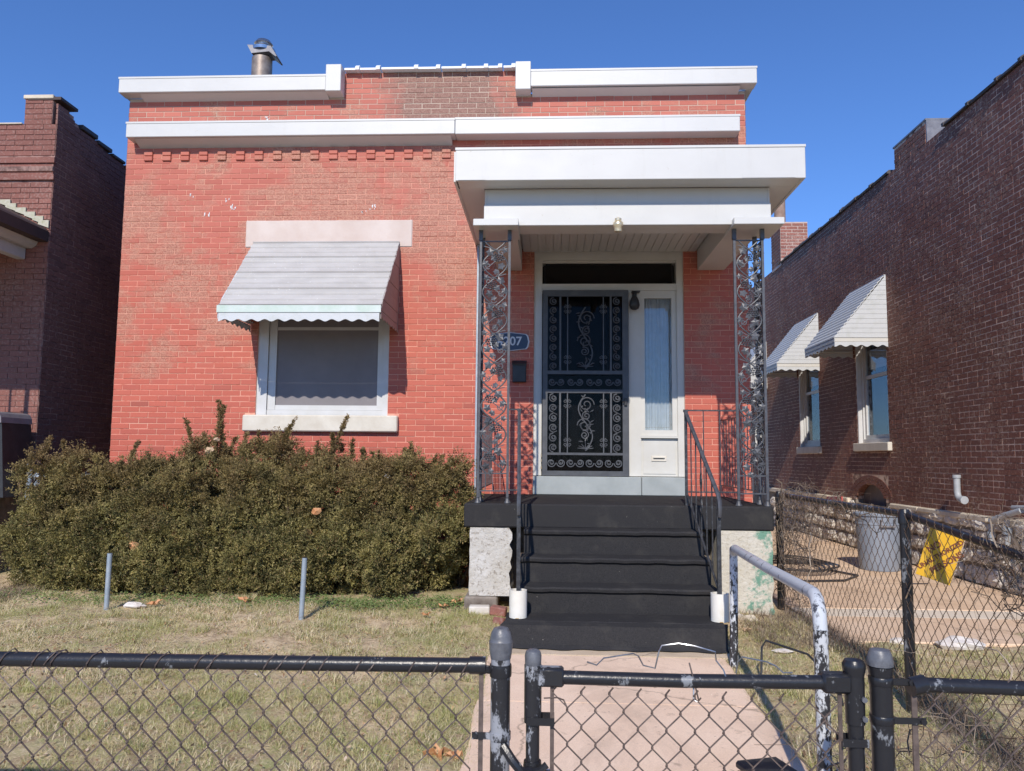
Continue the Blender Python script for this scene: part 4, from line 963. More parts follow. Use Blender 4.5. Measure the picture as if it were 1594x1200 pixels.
# ================================================================== LEFT NEIGHBOUR
XL = -5.74
lb = thing('neighbour_brick_house', 'red brick house at the left edge, its stepped side wall in deep shade', 'house', (XL, 8.4, .2))
lw = obj('front_wall', MB().box(-9, XL-.003, 8.405, 8.7, 0, 5.24).box(-6.13, -5.80, 8.405, 8.7, 5.24, 5.575), 'mortar_l', lb)
br = lay(-9, XL, .13, 5.27, [(-9.1, XL, 4.60, 4.87)], L=.222, H=.0635, seed=4)+lay(-6.135, -5.80, 5.27, 5.58, [], L=.222, H=.0635, seed=4)
brick_wall(lw, br, ('y', 8.4), 1, 'brick_l', .007, lambda a, z: abs(a+5.7)+abs(z-2)*.1 if a > -6.45 and (z > 4.1 or 1.1 < z < 2.4) else None, jit=.001, proud=.0022, edge=.0015)
sc = obj('string_course', MB().box(-9, XL+.02, 8.375, 8.404, 4.60, 4.66), 'brick_l', lb)
obj('string_course', MB().box(-9, XL+.02, 8.37, 8.404, 4.80, 4.865), 'brick_l', lb)
q = MB()
for i in range(56):
    x = -6.6+i*.0155; q.box(x+.002, x+.0125, 8.368, 8.4, 4.70, 4.755)
obj('dogtooth_band', q, 'mortar_ls', lb); obj('band_back', MB().box(-9, XL+.001, 8.39, 8.404, 4.662, 4.798), 'brick_l', lb)
obj('parapet_cap', MB().bbox(-6.15, -5.79, 8.38, 8.70, 5.578, 5.625, .006), 'cap_stone', lb); obj('parapet_cap', MB().bbox(-9, -6.15, 8.38, 8.7, 5.272, 5.29, .004), 'cap_stone', lb)
obj('parapet_cap', MB().box(-6.1, XL+.04, 8.39, 8.72, 5.565, 5.60), 'brown_trim', lb)
def ltop(y): return float(np.interp(y, [8.4, 8.68, 8.69, 8.80, 8.82, 9.2, 9.22, 10, 16], [5.56, 5.56, 5.46, 5.46, 5.42, 5.42, 5.39, 5.32, 4.9]))
ls = MB(); yy = [8.705]+[8.8, 8.82, 9.2, 9.22, 10, 12, 16]
for a, b in zip(yy[:-1], yy[1:]): ls.prism([(a, 0), (b, 0), (b, ltop(b)-.02), (a, ltop(a)-.02)], 0, XL-.3, XL)
ls = obj('side_wall', ls, 'mortar_ls', lb)
obj('side_corner', MB().box(XL-.003, XL, 8.405, 8.705, 0, 5.5), 'mortar_ls', lb)
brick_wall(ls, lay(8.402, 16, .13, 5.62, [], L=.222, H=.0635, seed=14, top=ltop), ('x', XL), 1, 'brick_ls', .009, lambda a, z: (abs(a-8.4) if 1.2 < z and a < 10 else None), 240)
R = random.Random(8); y = 8.85
while y < 15: l = R.uniform(.3, .5); obj('coping_tile', MB().bbox(XL-.25, XL+.03, y, y+l-.02, ltop(y+l/2)-.012, ltop(y+l/2)+R.uniform(.02, .05), .008), 'tar', lb); y += l
# its porch roof, seen from below
pr = obj('porch_roof', MB().prism([(XL-.0, 3.985), (XL-.03, 4.02), (-7.4, 4.86), (-9, 4.0), (-9, 3.9), (-7.4, 4.74), (XL-.06, 3.93)], 1, 6.45, 8.39), 'brown_trim', lb)
obj('eave_board', MB().box(XL-.03, XL-.002, 6.44, 8.395, 3.865, 3.985).box(-5.86, XL-.031, 6.44, 8.395, 3.865, 3.88), 'brown_trim', pr)
obj('moulding', MB().prism([(-5.862, 3.86), (-5.875, 3.90), (-5.83, 3.862), (-5.86, 3.93), (-5.99, 3.93), (-5.99, 3.80), (-5.92, 3.80), (-5.88, 3.83)][:1]+[(-5.85, 3.92), (-5.99, 3.92), (-5.99, 3.79), (-5.93, 3.79), (-5.885, 3.82)], 1, 6.46, 8.39), 'grey_mould', pr)
obj('porch_beam', MB().bbox(-6.10, -5.995, 6.46, 8.39, 3.66, 3.92, .01).box(-9, -5.98, 6.46, 6.62, 3.60, 3.92), 'grey_mould', pr)
obj('porch_ceiling', MB().box(-9, -6.10, 6.62, 8.39, 3.80, 3.83), 'brown_trim', pr)
for i, (x, z) in enumerate(((-6.27, 4.33), (-6.20, 4.285), (-6.08, 4.235), (-5.97, 4.185), (-5.87, 4.135), (-5.80, 4.085))):
    obj('step_flashing', MB().prism([(x-.07, z+.035), (x+.055, z+.035), (x+.055, z-.055), (x-.07, z-.01)], 1, 8.375+.001*i, 8.394), 'shingle', pr)
lp = obj('porch_post', MB().box(-6.135, -6.085, 6.56, 6.61, 1.0, 3.66).box(-6.315, -6.29, 6.57, 6.60, 1.0, 3.60), 'black_iron', lb)
q = MB()
for (c, rr, a, s) in (((-6.17, 3.20), .06, PI/2, -1), ((-6.2, 2.25), .07, 0, 1), ((-6.17, 2.02), .055, PI, -1), ((-6.22, 2.75), .06, 0, 1), ((-6.17, 2.6), .05, 2, -1)):
    q.tube(spiral(c[0], c[1], rr, 1.6, a, s, 6.585), .008, 5)
q.tube([(-6.29, 6.585, 3.1), (-6.13, 6.585, 2.8)], .006, 5); q.tube([(-6.29, 6.585, 2.2), (-6.2, 6.585, 1.95), (-6.13, 6.585, 2.05)], .007, 5)
obj('post_scroll', q, 'black_iron', lp)
obj('porch_deck', MB().bbox(-9, -5.86, 6.5, 8.39, 0, 1.0, .01), 'rubble_m', lb)
gr = thing('covered_grill', 'dark tapering covered box with rounded grey top at the left edge of the picture', 'covered grill', (-5.75, 7.9, 1.0))
def taper(q, cx, cy, z0, z1, w0, w1, d): q.add([(cx-w0, cy-d, z0), (cx+w0, cy-d, z0), (cx+w0, cy+d, z0), (cx-w0, cy+d, z0), (cx-w1, cy-d*.9, z1), (cx+w1, cy-d*.9, z1), (cx+w1, cy+d*.9, z1), (cx-w1, cy+d*.9, z1)], [(0, 3, 2, 1), (4, 5, 6, 7), (0, 1, 5, 4), (1, 2, 6, 5), (2, 3, 7, 6), (3, 0, 4, 7)]); return q
obj('cover', taper(MB(), -5.95, 7.9, 1.0, 1.76, .42, .335, .25), 'black', gr)
obj('cover_top', MB().prism([(-6.29, 1.762), (-5.612, 1.762), (-5.618, 1.82), (-5.64, 1.86), (-5.68, 1.878), (-6.22, 1.878), (-6.28, 1.84)], 1, 7.66, 8.14), 'grey_cover', gr)

# ================================================================== FENCES AND GATE
def mesh_panel(mp, s0, s1, zlo, zhi, w_=.042, h=.05, rad=.0026, top=None, n=4):
    """woven zigzag wires; mp(s, z, d) gives the point, d = offset across the mesh"""
    q = MB(); i = 0; s = s0
    while s+w_ <= s1+1e-6:
        pts = []; zt = top((s+w_/2)) if top else zhi; m = int((zt-zlo)/h); 
        for k in range(m+1):
            z = zt-k*h; side = (k+i) % 2; a = s+(w_+.002 if side else -.002)
            pts.append(mp(a, z+.003, (.003 if side else -.003))); pts.append(mp(a, z-.003, (-.003 if side else .003)))
        if i % 2 == 0: pts.insert(0, mp(s+.012, zt+.016, .006))
        q.tube(pts, rad, n, caps=False); s += w_; i += 1
    return q
FY = 2.40
def band(q, x0, x1, y, z, hh=.011): q.box(min(x0, x1), max(x0, x1), y-.034, y-.030, z-hh, z+hh).box(min(x0, x1), max(x0, x1), y+.030, y+.034, z-hh, z+hh)
lf = thing('chain_link_fence', 'low black chain link fence across the lawn in front, left of the gate', 'fence', (-2, FY, 0), 'chain link fences')
obj('top_rail', MB().tube([(-4.6, FY, .800), (-2.0, FY, .808), (-.9, FY, .816), (-.195, FY, .822)], .0225, 14), 'fence_black', lf, True)
obj('rail_end', MB().tube([(-.235, FY, .822), (-.186, FY, .823)], .0265, 14).tube([(-.19, FY, .812), (-.165, FY, .808)], .012, 8), 'fence_black', lf, True)
obj('end_post', MB().cyl(-.141, FY, 0, .885, .0295, 20), 'fence_gate', lf, True)
obj('post_cap', MB().lathe(-.141, FY, [(.031, .845), (.035, .872), (.0365, .895), (.034, .898), (.033, .905), (.029, .922), (.022, .934), (.010, .938)], 20), 'cap', lf, True)
obj('brace_band', MB().lathe(-.141, FY, [(.0325, .792), (.0335, .80), (.0335, .82), (.0325, .828)], 20).tube([(-.17, FY, .81), (-.19, FY-.01, .812)], .011, 8), 'fence_black', lf, True)
obj('tension_bar', MB().box(-.206, -.192, FY-.006, FY-.002, .03, .80), 'wire', lf)
for z in (.62, .35, .10): obj('tension_band', MB().lathe(-.141, FY, [(.0315, z-.012), (.0325, z-.011), (.0325, z+.011), (.0315, z+.012)], 18).box(-.225, -.17, FY-.012, FY-.007, z-.010, z+.010).tube([(-.215, FY-.02, z), (-.215, FY+.01, z)], .007, 6), 'fence_gate', lf, True)
obj('wire_mesh', mesh_panel(lambda s, z, d: (s, FY-.010+d, z), -4.6, -.20, .03, .82), 'wire', lf, kind='stuff')
q = MB()
for i in range(52):
    x = -.25-i*.084+.02*math.sin(i*3.3)
    if i % 5 == 3: continue
    q.tube([(x-.012, FY-.014, .79), (x-.004, FY-.0265, .808), (x+.010, FY-.020, .832), (x+.022, FY+.004, .842), (x+.03, FY+.02, .82)], .0023, 4)
    if i % 3 == 1: q.tube([(x+.03, FY-.02, .80), (x+.044, FY-.027, .815), (x+.060, FY-.010, .838), (x+.075, FY+.014, .838)], .0023, 4)
obj('tie_wire', q, 'wire', lf, kind='stuff')
for xp in (-2.55,): obj('line_post', MB().cyl(xp, FY+.028, 0, .80, .022, 14), 'fence_black', lf, True)

gt = thing('garden_gate', 'black chain link garden gate with wire loops along its top rail, across the concrete walk', 'gate', (.43, FY, 0))
obj('top_rail', MB().tube([(-.02, FY, .793), (.40, FY, .790), (.89, FY, .796)], .0205, 14), 'fence_black', gt, True)
obj('hinge_post', MB().cyl(-.043, FY, .06, .845, .0205, 18), 'fence_gate', gt, True)
obj('latch_post', MB().cyl(.908, FY, .06, .835, .023, 18), 'fence_black', gt, True)
obj('post_cap', MB().lathe(-.043, FY, [(.0245, .828), (.0255, .856), (.022, .868), (.012, .874)], 18), 'cap', gt, True)
obj('post_cap', MB().lathe(.908, FY, [(.024, .80), (.033, .838), (.033, .85), (.026, .862), (.010, .866)], 18), 'fence_black', gt, True)
obj('corner_fitting', MB().bbox(-.03, .05, FY-.024, FY+.024, .768, .822, .006).lathe(-.043, FY, [(.026, .66), (.0265, .828)], 16), 'fence_gate', gt, True)
obj('corner_fitting', MB().bbox(.81, .895, FY-.026, FY+.026, .768, .824, .008).lathe(.908, FY, [(.0275, .68), (.0285, .80), (.027, .83)], 16), 'fence_black', gt, True)
obj('bottom_rail', MB().tube([(-.02, FY, .10), (.89, FY, .10)], .0205, 12), 'fence_black', gt, True)
for x in (.015, .862): obj('tension_bar', MB().box(x-.006, x+.006, FY-.008, FY-.004, .08, .77), 'wire', gt)
for x0, x1, z in ((-.06, .022, .67), (.86, .935, .632), (-.06, .022, .50)): obj('tension_band', MB().box(x0, x1, FY-.029, FY-.025, z-.011, z+.011).box(x0, x1, FY+.025, FY+.029, z-.011, z+.011), 'fence_black', gt)
for z in (.755, .70): obj('bolt', MB().tube([(.925, FY-.033, z), (.925, FY-.022, z)], .008, 8), 'cap', gt, True)
obj('hinge', MB().tube([(-.13, FY-.03, .60), (-.10, FY-.05, .565), (-.075, FY-.05, .535), (-.05, FY-.03, .53)], .014, 8).tube([(-.05, FY-.03, .525), (-.02, FY-.035, .535), (.0, FY-.03, .55)], .01, 6).lathe(-.043, FY, [(.026, .50), (.028, .535), (.026, .55)], 16), 'fence_black', gt, True)
obj('wire_mesh', mesh_panel(lambda s, z, d: (s, FY-.006+d, z), .018, .862, .12, .745, top=lambda s: .752-.012*s), 'wire', gt, kind='stuff')
W = [[(.12, .841), (.149, .829), (.17, .854), (.257, .871), (.274, .86), (.289, .832), (.322, .829), (.334, .878), (.345, .891), (.395, .90), (.439, .897), (.502, .879), (.507, .85), (.526, .826), (.53, .81)],
     [(.565, .815), (.57, .851), (.579, .868), (.653, .853), (.685, .837), (.701, .822), (.726, .826)], [(.44, .80), (.435, .74), (.445, .735)], [(.425, .845), (.435, .80), (.452, .735), (.46, .74)], [(-.01, .735), (.03, .737), (.05, .725), (.062, .70)]]
for i, pl in enumerate(W): obj('wire_loop', MB().tube([(x, FY+.012*math.sin(k*1.7+i), z-.002) for k, (x, z) in enumerate(pl)], .0024, 6), 'silver' if i < 3 else 'wire', gt, True)

rf_ = thing('chain_link_fence', 'low black chain link fence in front, right of the gate, tangled with dry vines', 'fence', (1.6, FY, 0), 'chain link fences')
obj('end_post', MB().cyl(.985, FY, 0, .86, .0315, 20), 'fence_black', rf_, True)
obj('post_cap', MB().lathe(.985, FY, [(.0325, .846), (.037, .848), (.037, .862), (.032, .884), (.027, .893), (.01, .896)], 20), 'cap', rf_, True)
obj('collar', MB().lathe(.985, FY, [(.033, .820), (.0365, .845)], 20), 'fence_black', rf_, True)
obj('top_rail', MB().tube([(1.075, FY, .795), (1.6, FY, .787), (3.2, FY, .78)], .0215, 14), 'fence_black', rf_, True)
obj('rail_end', MB().tube([(1.065, FY-.01, .79), (1.11, FY, .797)], .027, 12).tube([(1.01, FY, .80), (1.07, FY, .80)], .01, 8), 'fence_black', rf_, True)
obj('tension_bar', MB().box(1.068, 1.084, FY-.010, FY-.004, .03, .80), 'wire', rf_)
for z, a in ((.695, 1.105), (.805, 1.075), (.44, 1.105), (.16, 1.10)): obj('tension_band', MB().lathe(.985, FY, [(.033, z-.012), (.0345, z-.010), (.0345, z+.010), (.033, z+.012)], 18).box(1.0, a, FY-.018, FY-.013, z-.009, z+.009).tube([(a-.01, FY-.026, z), (a-.01, FY+.004, z)], .009, 8), 'fence_black', rf_, True)
obj('wire_mesh', mesh_panel(lambda s, z, d: (s, FY-.010+d, z), 1.09, 3.2, .03, .80), 'wire', rf_, kind='stuff')
SX = 2.02
sf = thing('chain_link_fence', 'dark chain link fence running back from the front fence to the right of the porch', 'fence', (SX, 4.5, .1), 'chain link fences')
def stop(y): return float(np.interp(y, [2.4, 3.4, 4.5, 6.9], [.93, 1.045, 1.15, 1.15]))
obj('top_rail', MB().tube([(SX, y, stop(y)) for y in (2.45, 3.4, 4.5, 6.88)], .021, 12), 'fence_black', sf, True)
for y in (4.5, 6.88): obj('line_post', MB().cyl(SX-.01, y, .05, stop(y)-.01, .029 if y < 5 else .032, 14), 'fence_black', sf, True); obj('post_top', MB().lathe(SX-.01, y, [(.034, stop(y)-.05), (.036, stop(y)+.005), (.025, stop(y)+.03)], 14), 'fence_black', sf, True)
obj('wire_mesh', mesh_panel(lambda s, z, d: (SX-.024+d, s, z), 2.45, 6.86, .13, 1.1, rad=.0017, top=lambda s: stop(s)+.012), 'wire_far', sf, kind='stuff')
# small galvanised gate in the gangway on the left
gg = thing('gangway_gate', 'small galvanised gate with three wire loops in the narrow gap between the left houses', 'gate', (-5.05, 7.9, .2))
obj('top_rail', MB().tube([(-5.42, 7.9, 1.205), (-4.72, 7.9, 1.225)], .021, 12), 'galv', gg, True)
obj('post', MB().cyl(-5.44, 7.9, .1, 1.34, .03, 14).cyl(-5.36, 7.9, .1, 1.27, .024, 12), 'galv', gg, True)
obj('wire_mesh', mesh_panel(lambda s, z, d: (s, 7.9+d, z), -5.36, -4.9, .25, 1.2), 'galv', gg, kind='stuff')
for a, b, h in ((-5.24, -5.09, .055), (-5.06, -4.90, .085), (-4.88, -4.76, .05)): obj('wire_loop', MB().tube([(a, 7.9, 1.22), (a+.015 if h > .08 else a+.06, 7.9, 1.225+h*.85), ((a+b)/2, 7.9, 1.23+h), (b-.015, 7.9, 1.225+h*.8), (b, 7.9, 1.22)], .004, 5), 'silver', gg, True)
# peeling pipe handrail
ph = thing('pipe_handrail', 'peeling black and white painted pipe handrail bent down at both ends beside the walk', 'handrail', (1.1, 4.1, .1))
obj('rail', MB().tube([(1.215, 5.19, .835), (1.205, 5.15, .868), (1.19, 5.05, .885), (1.13, 4.1, .895), (1.075, 3.24, .915), (1.058, 3.15, .905), (1.05, 3.105, .87), (1.05, 3.095, .80)], .0265, 14), 'pipe_white', ph, True)
obj('post', MB().tube([(1.05, 3.095, .802), (1.055, 3.10, 0)], .0275, 14), 'pipe_worn', ph, True)
obj('post', MB().tube([(1.215, 5.19, .834), (1.20, 5.17, .08)], .027, 14), 'pipe_worn', ph, True)
# galvanised stakes in the lawn
for (x, y, zt, t, lab) in ((-3.66, 6.38, .625, .005, 'grey galvanised pipe standing in the lawn, the left of two before the hedge'), (-1.95, 6.16, .64, .016, 'grey galvanised pipe leaning slightly in the lawn, the right of two before the hedge')):
    sp = thing('steel_pipe', lab, 'pipe post', (x, y, .15), 'bare pipes in front of the hedge')
    obj('pipe', MB().tube([(x, y, .05), (x+t, y, zt)], .0205, 14), 'galv', sp, True); obj('pipe_mouth', MB().tube([(x+t, y, zt), (x+t+.0001, y, zt+.004)], .0165, 12), 'black', sp)

# ================================================================== SMALL THINGS
cn = thing('trash_can', 'grey blue plastic trash can standing on the concrete between the houses', 'trash can', (4.12, 9.95, .112))
obj('body', MB().lathe(4.12, 9.95, [(.23, .113), (.236, .13), (.262, .66), (.262, .665), (.270, .67), (.270, .685), (.264, .69), (.272, .77)], 28), 'can', cn, True)
obj('rim', MB().lathe(4.12, 9.95, [(.272, .772), (.287, .775), (.289, .80), (.283, .806), (.262, .806), (.258, .77)], 28, False), 'can', cn, True)
obj('handle', MB().bbox(4.03, 4.21, 9.655, 9.70, .645, .668, .006).box(4.035, 4.05, 9.66, 9.69, .668, .74).box(4.19, 4.205, 9.66, 9.69, .668, .74), 'grey_cover', cn)
sg = thing('yellow_sign', 'tilted yellow sign with faded lettering hung on the side chain link fence', 'sign', (2.1, 4.2, .95))
SMx = Matrix.Translation((2.062, 4.22, .962)) @ Matrix.Rotation(math.radians(-26), 4, 'Z') @ Matrix.Rotation(PI/2, 4, 'X') @ Matrix.Rotation(math.radians(-17.5), 4, 'Z')
def xf(mb, Mx): mb.v = [tuple(Mx @ Vector(p)) for p in mb.v]; return mb
obj('board', xf(MB().bbox(-.082, .082, -.138, .138, -.003, 0, .001), SMx), 'sign', sg)
obj('edge_strip', xf(MB().box(.0825, .087, -.138, .138, -.004, .001), SMx), 'leaf_p', sg)
T = Matrix.Rotation(math.radians(52), 4, 'Z')
for i, (s, sz) in enumerate((('NO', .046), ('UNAUTHORIZED', .033), ('PERSONS', .044))): text('lettering', s, sz, 'ink', sg, SMx @ Matrix.Translation((0, .0, .0012)) @ T @ Matrix.Translation((0, .048-.048*i, 0)), .0004, .0014)
obj('string', MB().tube([(2.03, 4.30, .80), (2.0, 4.42, .78), (1.99, 4.47, .70), (2.0, 4.52, .66), (2.0, 4.62, .60)], .004, 5), 'leaf_p', sg, True)
def lump(name, cx, cy, cz, sx, sy, sz, mat, seed, label, cat, group=None):
    R = random.Random(seed); V = []; n, m = 12, 6
    for j in range(m+1):
        ph_ = PI*j/m
        for i in range(n):
            a = 2*PI*i/n; k = 1+R.uniform(-.16, .16); V.append((cx+sx*k*math.sin(ph_)*math.cos(a), cy+sy*k*math.sin(ph_)*math.sin(a), cz+sz*k*math.cos(ph_)))
    q = MB().add(V, [(j*n+i, (j+1)*n+i, (j+1)*n+(i+1) % n, j*n+(i+1) % n) for j in range(m) for i in range(n)])
    return tag(obj(name, q, mat, None, False), label, cat, group)
lump('rock', -3.50, 6.52, .175, .10, .05, .028, 'rock', 1, 'flat white stone lying in the grass beside the left pipe post', 'stone')
lump('rock', 3.02, 5.95, .12, .17, .09, .05, 'rock', 2, 'largest pale rock in the grass beyond the right fence post', 'stone', 'pale rocks beyond the side fence')
lump('rock', 2.62, 6.0, .11, .08, .06, .035, 'rock', 3, 'small pale rock just right of the black fence post', 'stone', 'pale rocks beyond the side fence')
lump('rock', 3.62, 5.95, .11, .11, .07, .03, 'rock', 4, 'low pale rock at the right edge of the strip of grass', 'stone', 'pale rocks beyond the side fence')
lump('rock', 1.62, 6.42, .17, .07, .05, .04, 'cap_stone', 8, 'tan rounded stone lying below the right porch pier', 'stone')
lump('rock', 1.62, 5.55, .14, .07, .045, .012, 'rock', 9, 'thin flake of white rock in the grass right of the stairs', 'stone')
for i, (x, y, z, a, w_, m, lab) in enumerate(((-.56, 6.47, .20, .05, .17, 'rubble', 'dark brown loose brick under the left porch pier'), (-.40, 6.42, .205, -.12, .13, 'brick_l', 'red loose brick at the foot of the left porch pier, next to the stairs'), (-.36, 6.20, .16, 1.0, .12, 'brick_l', 'tilted red brick fragment beside the left edge of the stairs'), (1.50, 6.50, .19, .2, .2, 'rubble', 'brown block lying against the foot of the right porch pier'))):
    q = MB().bbox(-w_/2, w_/2, -.05, .05, -.035, .035, .008); q = xf(q, Matrix.Translation((x, y, z)) @ Matrix.Rotation(a, 4, 'Z') @ Matrix.Rotation(.12*i, 4, 'Y'))
    tag(obj('loose_brick', q, m), lab, 'brick', 'loose bricks at the porch')
rp = tag(obj('red_plank', xf(MB().bbox(-.45, .45, -.012, .012, -.05, .05, .003), Matrix.Translation((4.55, 12.6, .83)) @ Matrix.Rotation(PI/2-.1, 4, 'Z') @ Matrix.Rotation(.05, 4, 'Y')), 'red_paint'), 'red painted plank leaning on the stone foundation behind the trash can', 'plank')
hs = thing('garden_hose', 'dark garden hose coiled on the concrete between the houses, left of the trash can', 'hose', (3.0, 9.6, .12))
q = MB()
for k in range(5): q.tube([(3.05+(.30+.05*k)*math.cos(a), 9.9+(.32+.06*k)*math.sin(a)*1.2, .135+.012*k+.01*math.sin(a*3+k)) for a in [2*PI*i/28 for i in range(28)]], .012, 5, closed=True)
obj('coil', q, 'black', hs, True)
obj('loose_end', MB().tube([(3.4, 9.7, .13), (3.6, 9.3, .125), (3.3, 8.9, .125), (2.8, 8.8, .125), (2.4, 8.95, .125)], .012, 6), 'black', hs, True)
bb = thing('black_box', 'black plastic box with a ribbed lid behind the gate, beside the pipe handrail post', 'box', (.83, 3.05, .05))
BM = Matrix.Translation((.83, 3.05, -.115)) @ Matrix.Rotation(.30, 4, 'Z')
obj('body', xf(MB().bbox(-.085, .075, -.07, .07, .14, .395, .01), BM), 'black', bb)
obj('lid', xf(MB().bbox(-.095, .085, -.08, .08, .396, .425, .008), BM), 'black', bb); obj('lid_panel', xf(MB().box(-.055, .045, -.083, -.0805, .35, .39), BM), 'grey_cover', bb)
wc = tag(obj('loose_wire', MB().tube([(1.30, 4.9, .12), (1.32, 4.95, .30), (1.36, 5.0, .33), (1.55, 4.8, .30), (1.62, 4.5, .20), (1.60, 4.4, .13)], .007, 6), 'black', None, True), 'thin dark cable arching over the grass beside the far post of the pipe handrail', 'cable')
def dryleaf(x, y, z, s, mat, seed, lab, group):
    R = random.Random(seed); q = MB(); n = 11; V = []
    for i in range(n):
        a = 2*PI*i/n; rr = s*(1 if i % 2 else .55)*R.uniform(.8, 1.15); V.append((x+rr*math.cos(a), y+rr*math.sin(a)*.8, z+R.uniform(.002, .035)*s/.05))
    V.append((x, y, z+.006)); F = [(i, (i+1) % n, n) for i in range(n)]
    m = len(V); V += [(a, b, c-.0015) for a, b, c in V]; F += [(j+m, i+m, k+m) for i, j, k in F]
    F += [(i, i+m, (i+1) % n+m, (i+1) % n) for i in range(n)]
    return tag(obj('dry_leaf', q.add(V, F), mat), lab, 'leaf', group)
G1 = 'dry leaves on the lawn'
dryleaf(-.52, 3.72, .055, .085, 'leaf_o', 1, 'largest orange dry leaf, on the lawn near the gate post', G1)
dryleaf(-.43, 3.70, .06, .06, 'leaf_o', 2, 'orange dry leaf touching the right side of the largest one', G1)
dryleaf(-.63, 4.0, .065, .045, 'leaf_p', 3, 'pale brown leaf above and left of the largest orange leaf', G1)
dryleaf(-.48, 3.52, .05, .035, 'leaf_o', 4, 'small reddish leaf below the largest orange leaf', G1)
dryleaf(-3.35, 6.56, .17, .07, 'leaf_o', 5, 'orange leaf beside the flat white stone', G1)
dryleaf(-2.62, 6.7, .18, .08, 'leaf_o', 6, 'tan orange leaf at the hedge foot left of the leaning pipe post', G1)
dryleaf(-2.80, 6.72, .18, .06, 'leaf_p', 7, 'pale leaf at the hedge foot, leftmost of the pair by the leaning pipe post', G1)
dryleaf(-.98, 6.35, .17, .05, 'leaf_o', 8, 'brown leaf in the clover right of the leaning pipe post', G1)
dryleaf(-.78, 6.75, .20, .07, 'leaf_o', 9, 'orange leaf in the shade beside the left porch pier', G1)
dryleaf(-.88, 6.62, .19, .05, 'leaf_o', 10, 'small orange leaf on the clover near the left porch pier', G1)
dryleaf(1.52, 6.1, .15, .05, 'leaf_p', 11, 'pale leaf in the grass right of the stairs', G1)
dryleaf(-3.9, 4.6, .1, .03, 'leaf_o', 12, 'small dark orange leaf out on the left part of the lawn', G1)

# ================================================================== PLANTS
def quads_from(P, A, B):
    """P centres, A half-length vectors, B half-width vectors -> diamond-shaped leaf faces"""
    V = np.stack([P-A, P+B, P+A, P-B], 1).reshape(-1, 3); n = len(P); return V, np.arange(n*4).reshape(n, 4)
def unit(v): return v/np.maximum(np.linalg.norm(v, axis=-1, keepdims=True), 1e-9)
def sprays(C, D, n, L, wl, ww, rng):
    """needle sprays: at each C a twig along D with n needles"""
    m = len(C); t = rng.uniform(0, 1, (m, n, 1)); ax = unit(D)[:, None, :]
    side = unit(np.cross(ax, rng.normal(size=(m, 1, 3)))); up = np.cross(ax, side)
    sg = np.where(rng.random((m, n, 1)) < .5, 1., -1.)
    P = C[:, None, :]+ax*t*L[:, None, None]
    dirn = unit(ax*.75+side*sg*.85+up*rng.normal(0, .28, (m, n, 1))+rng.normal(0, .15, (m, n, 3)))
    A = dirn*wl*rng.uniform(.6, 1.2, (m, n, 1))*(1.15-t*.5); B = unit(np.cross(dirn, up+rng.normal(0, .4, (m, n, 3))))*ww
    return (P+A).reshape(-1, 3), A.reshape(-1, 3), B.reshape(-1, 3)
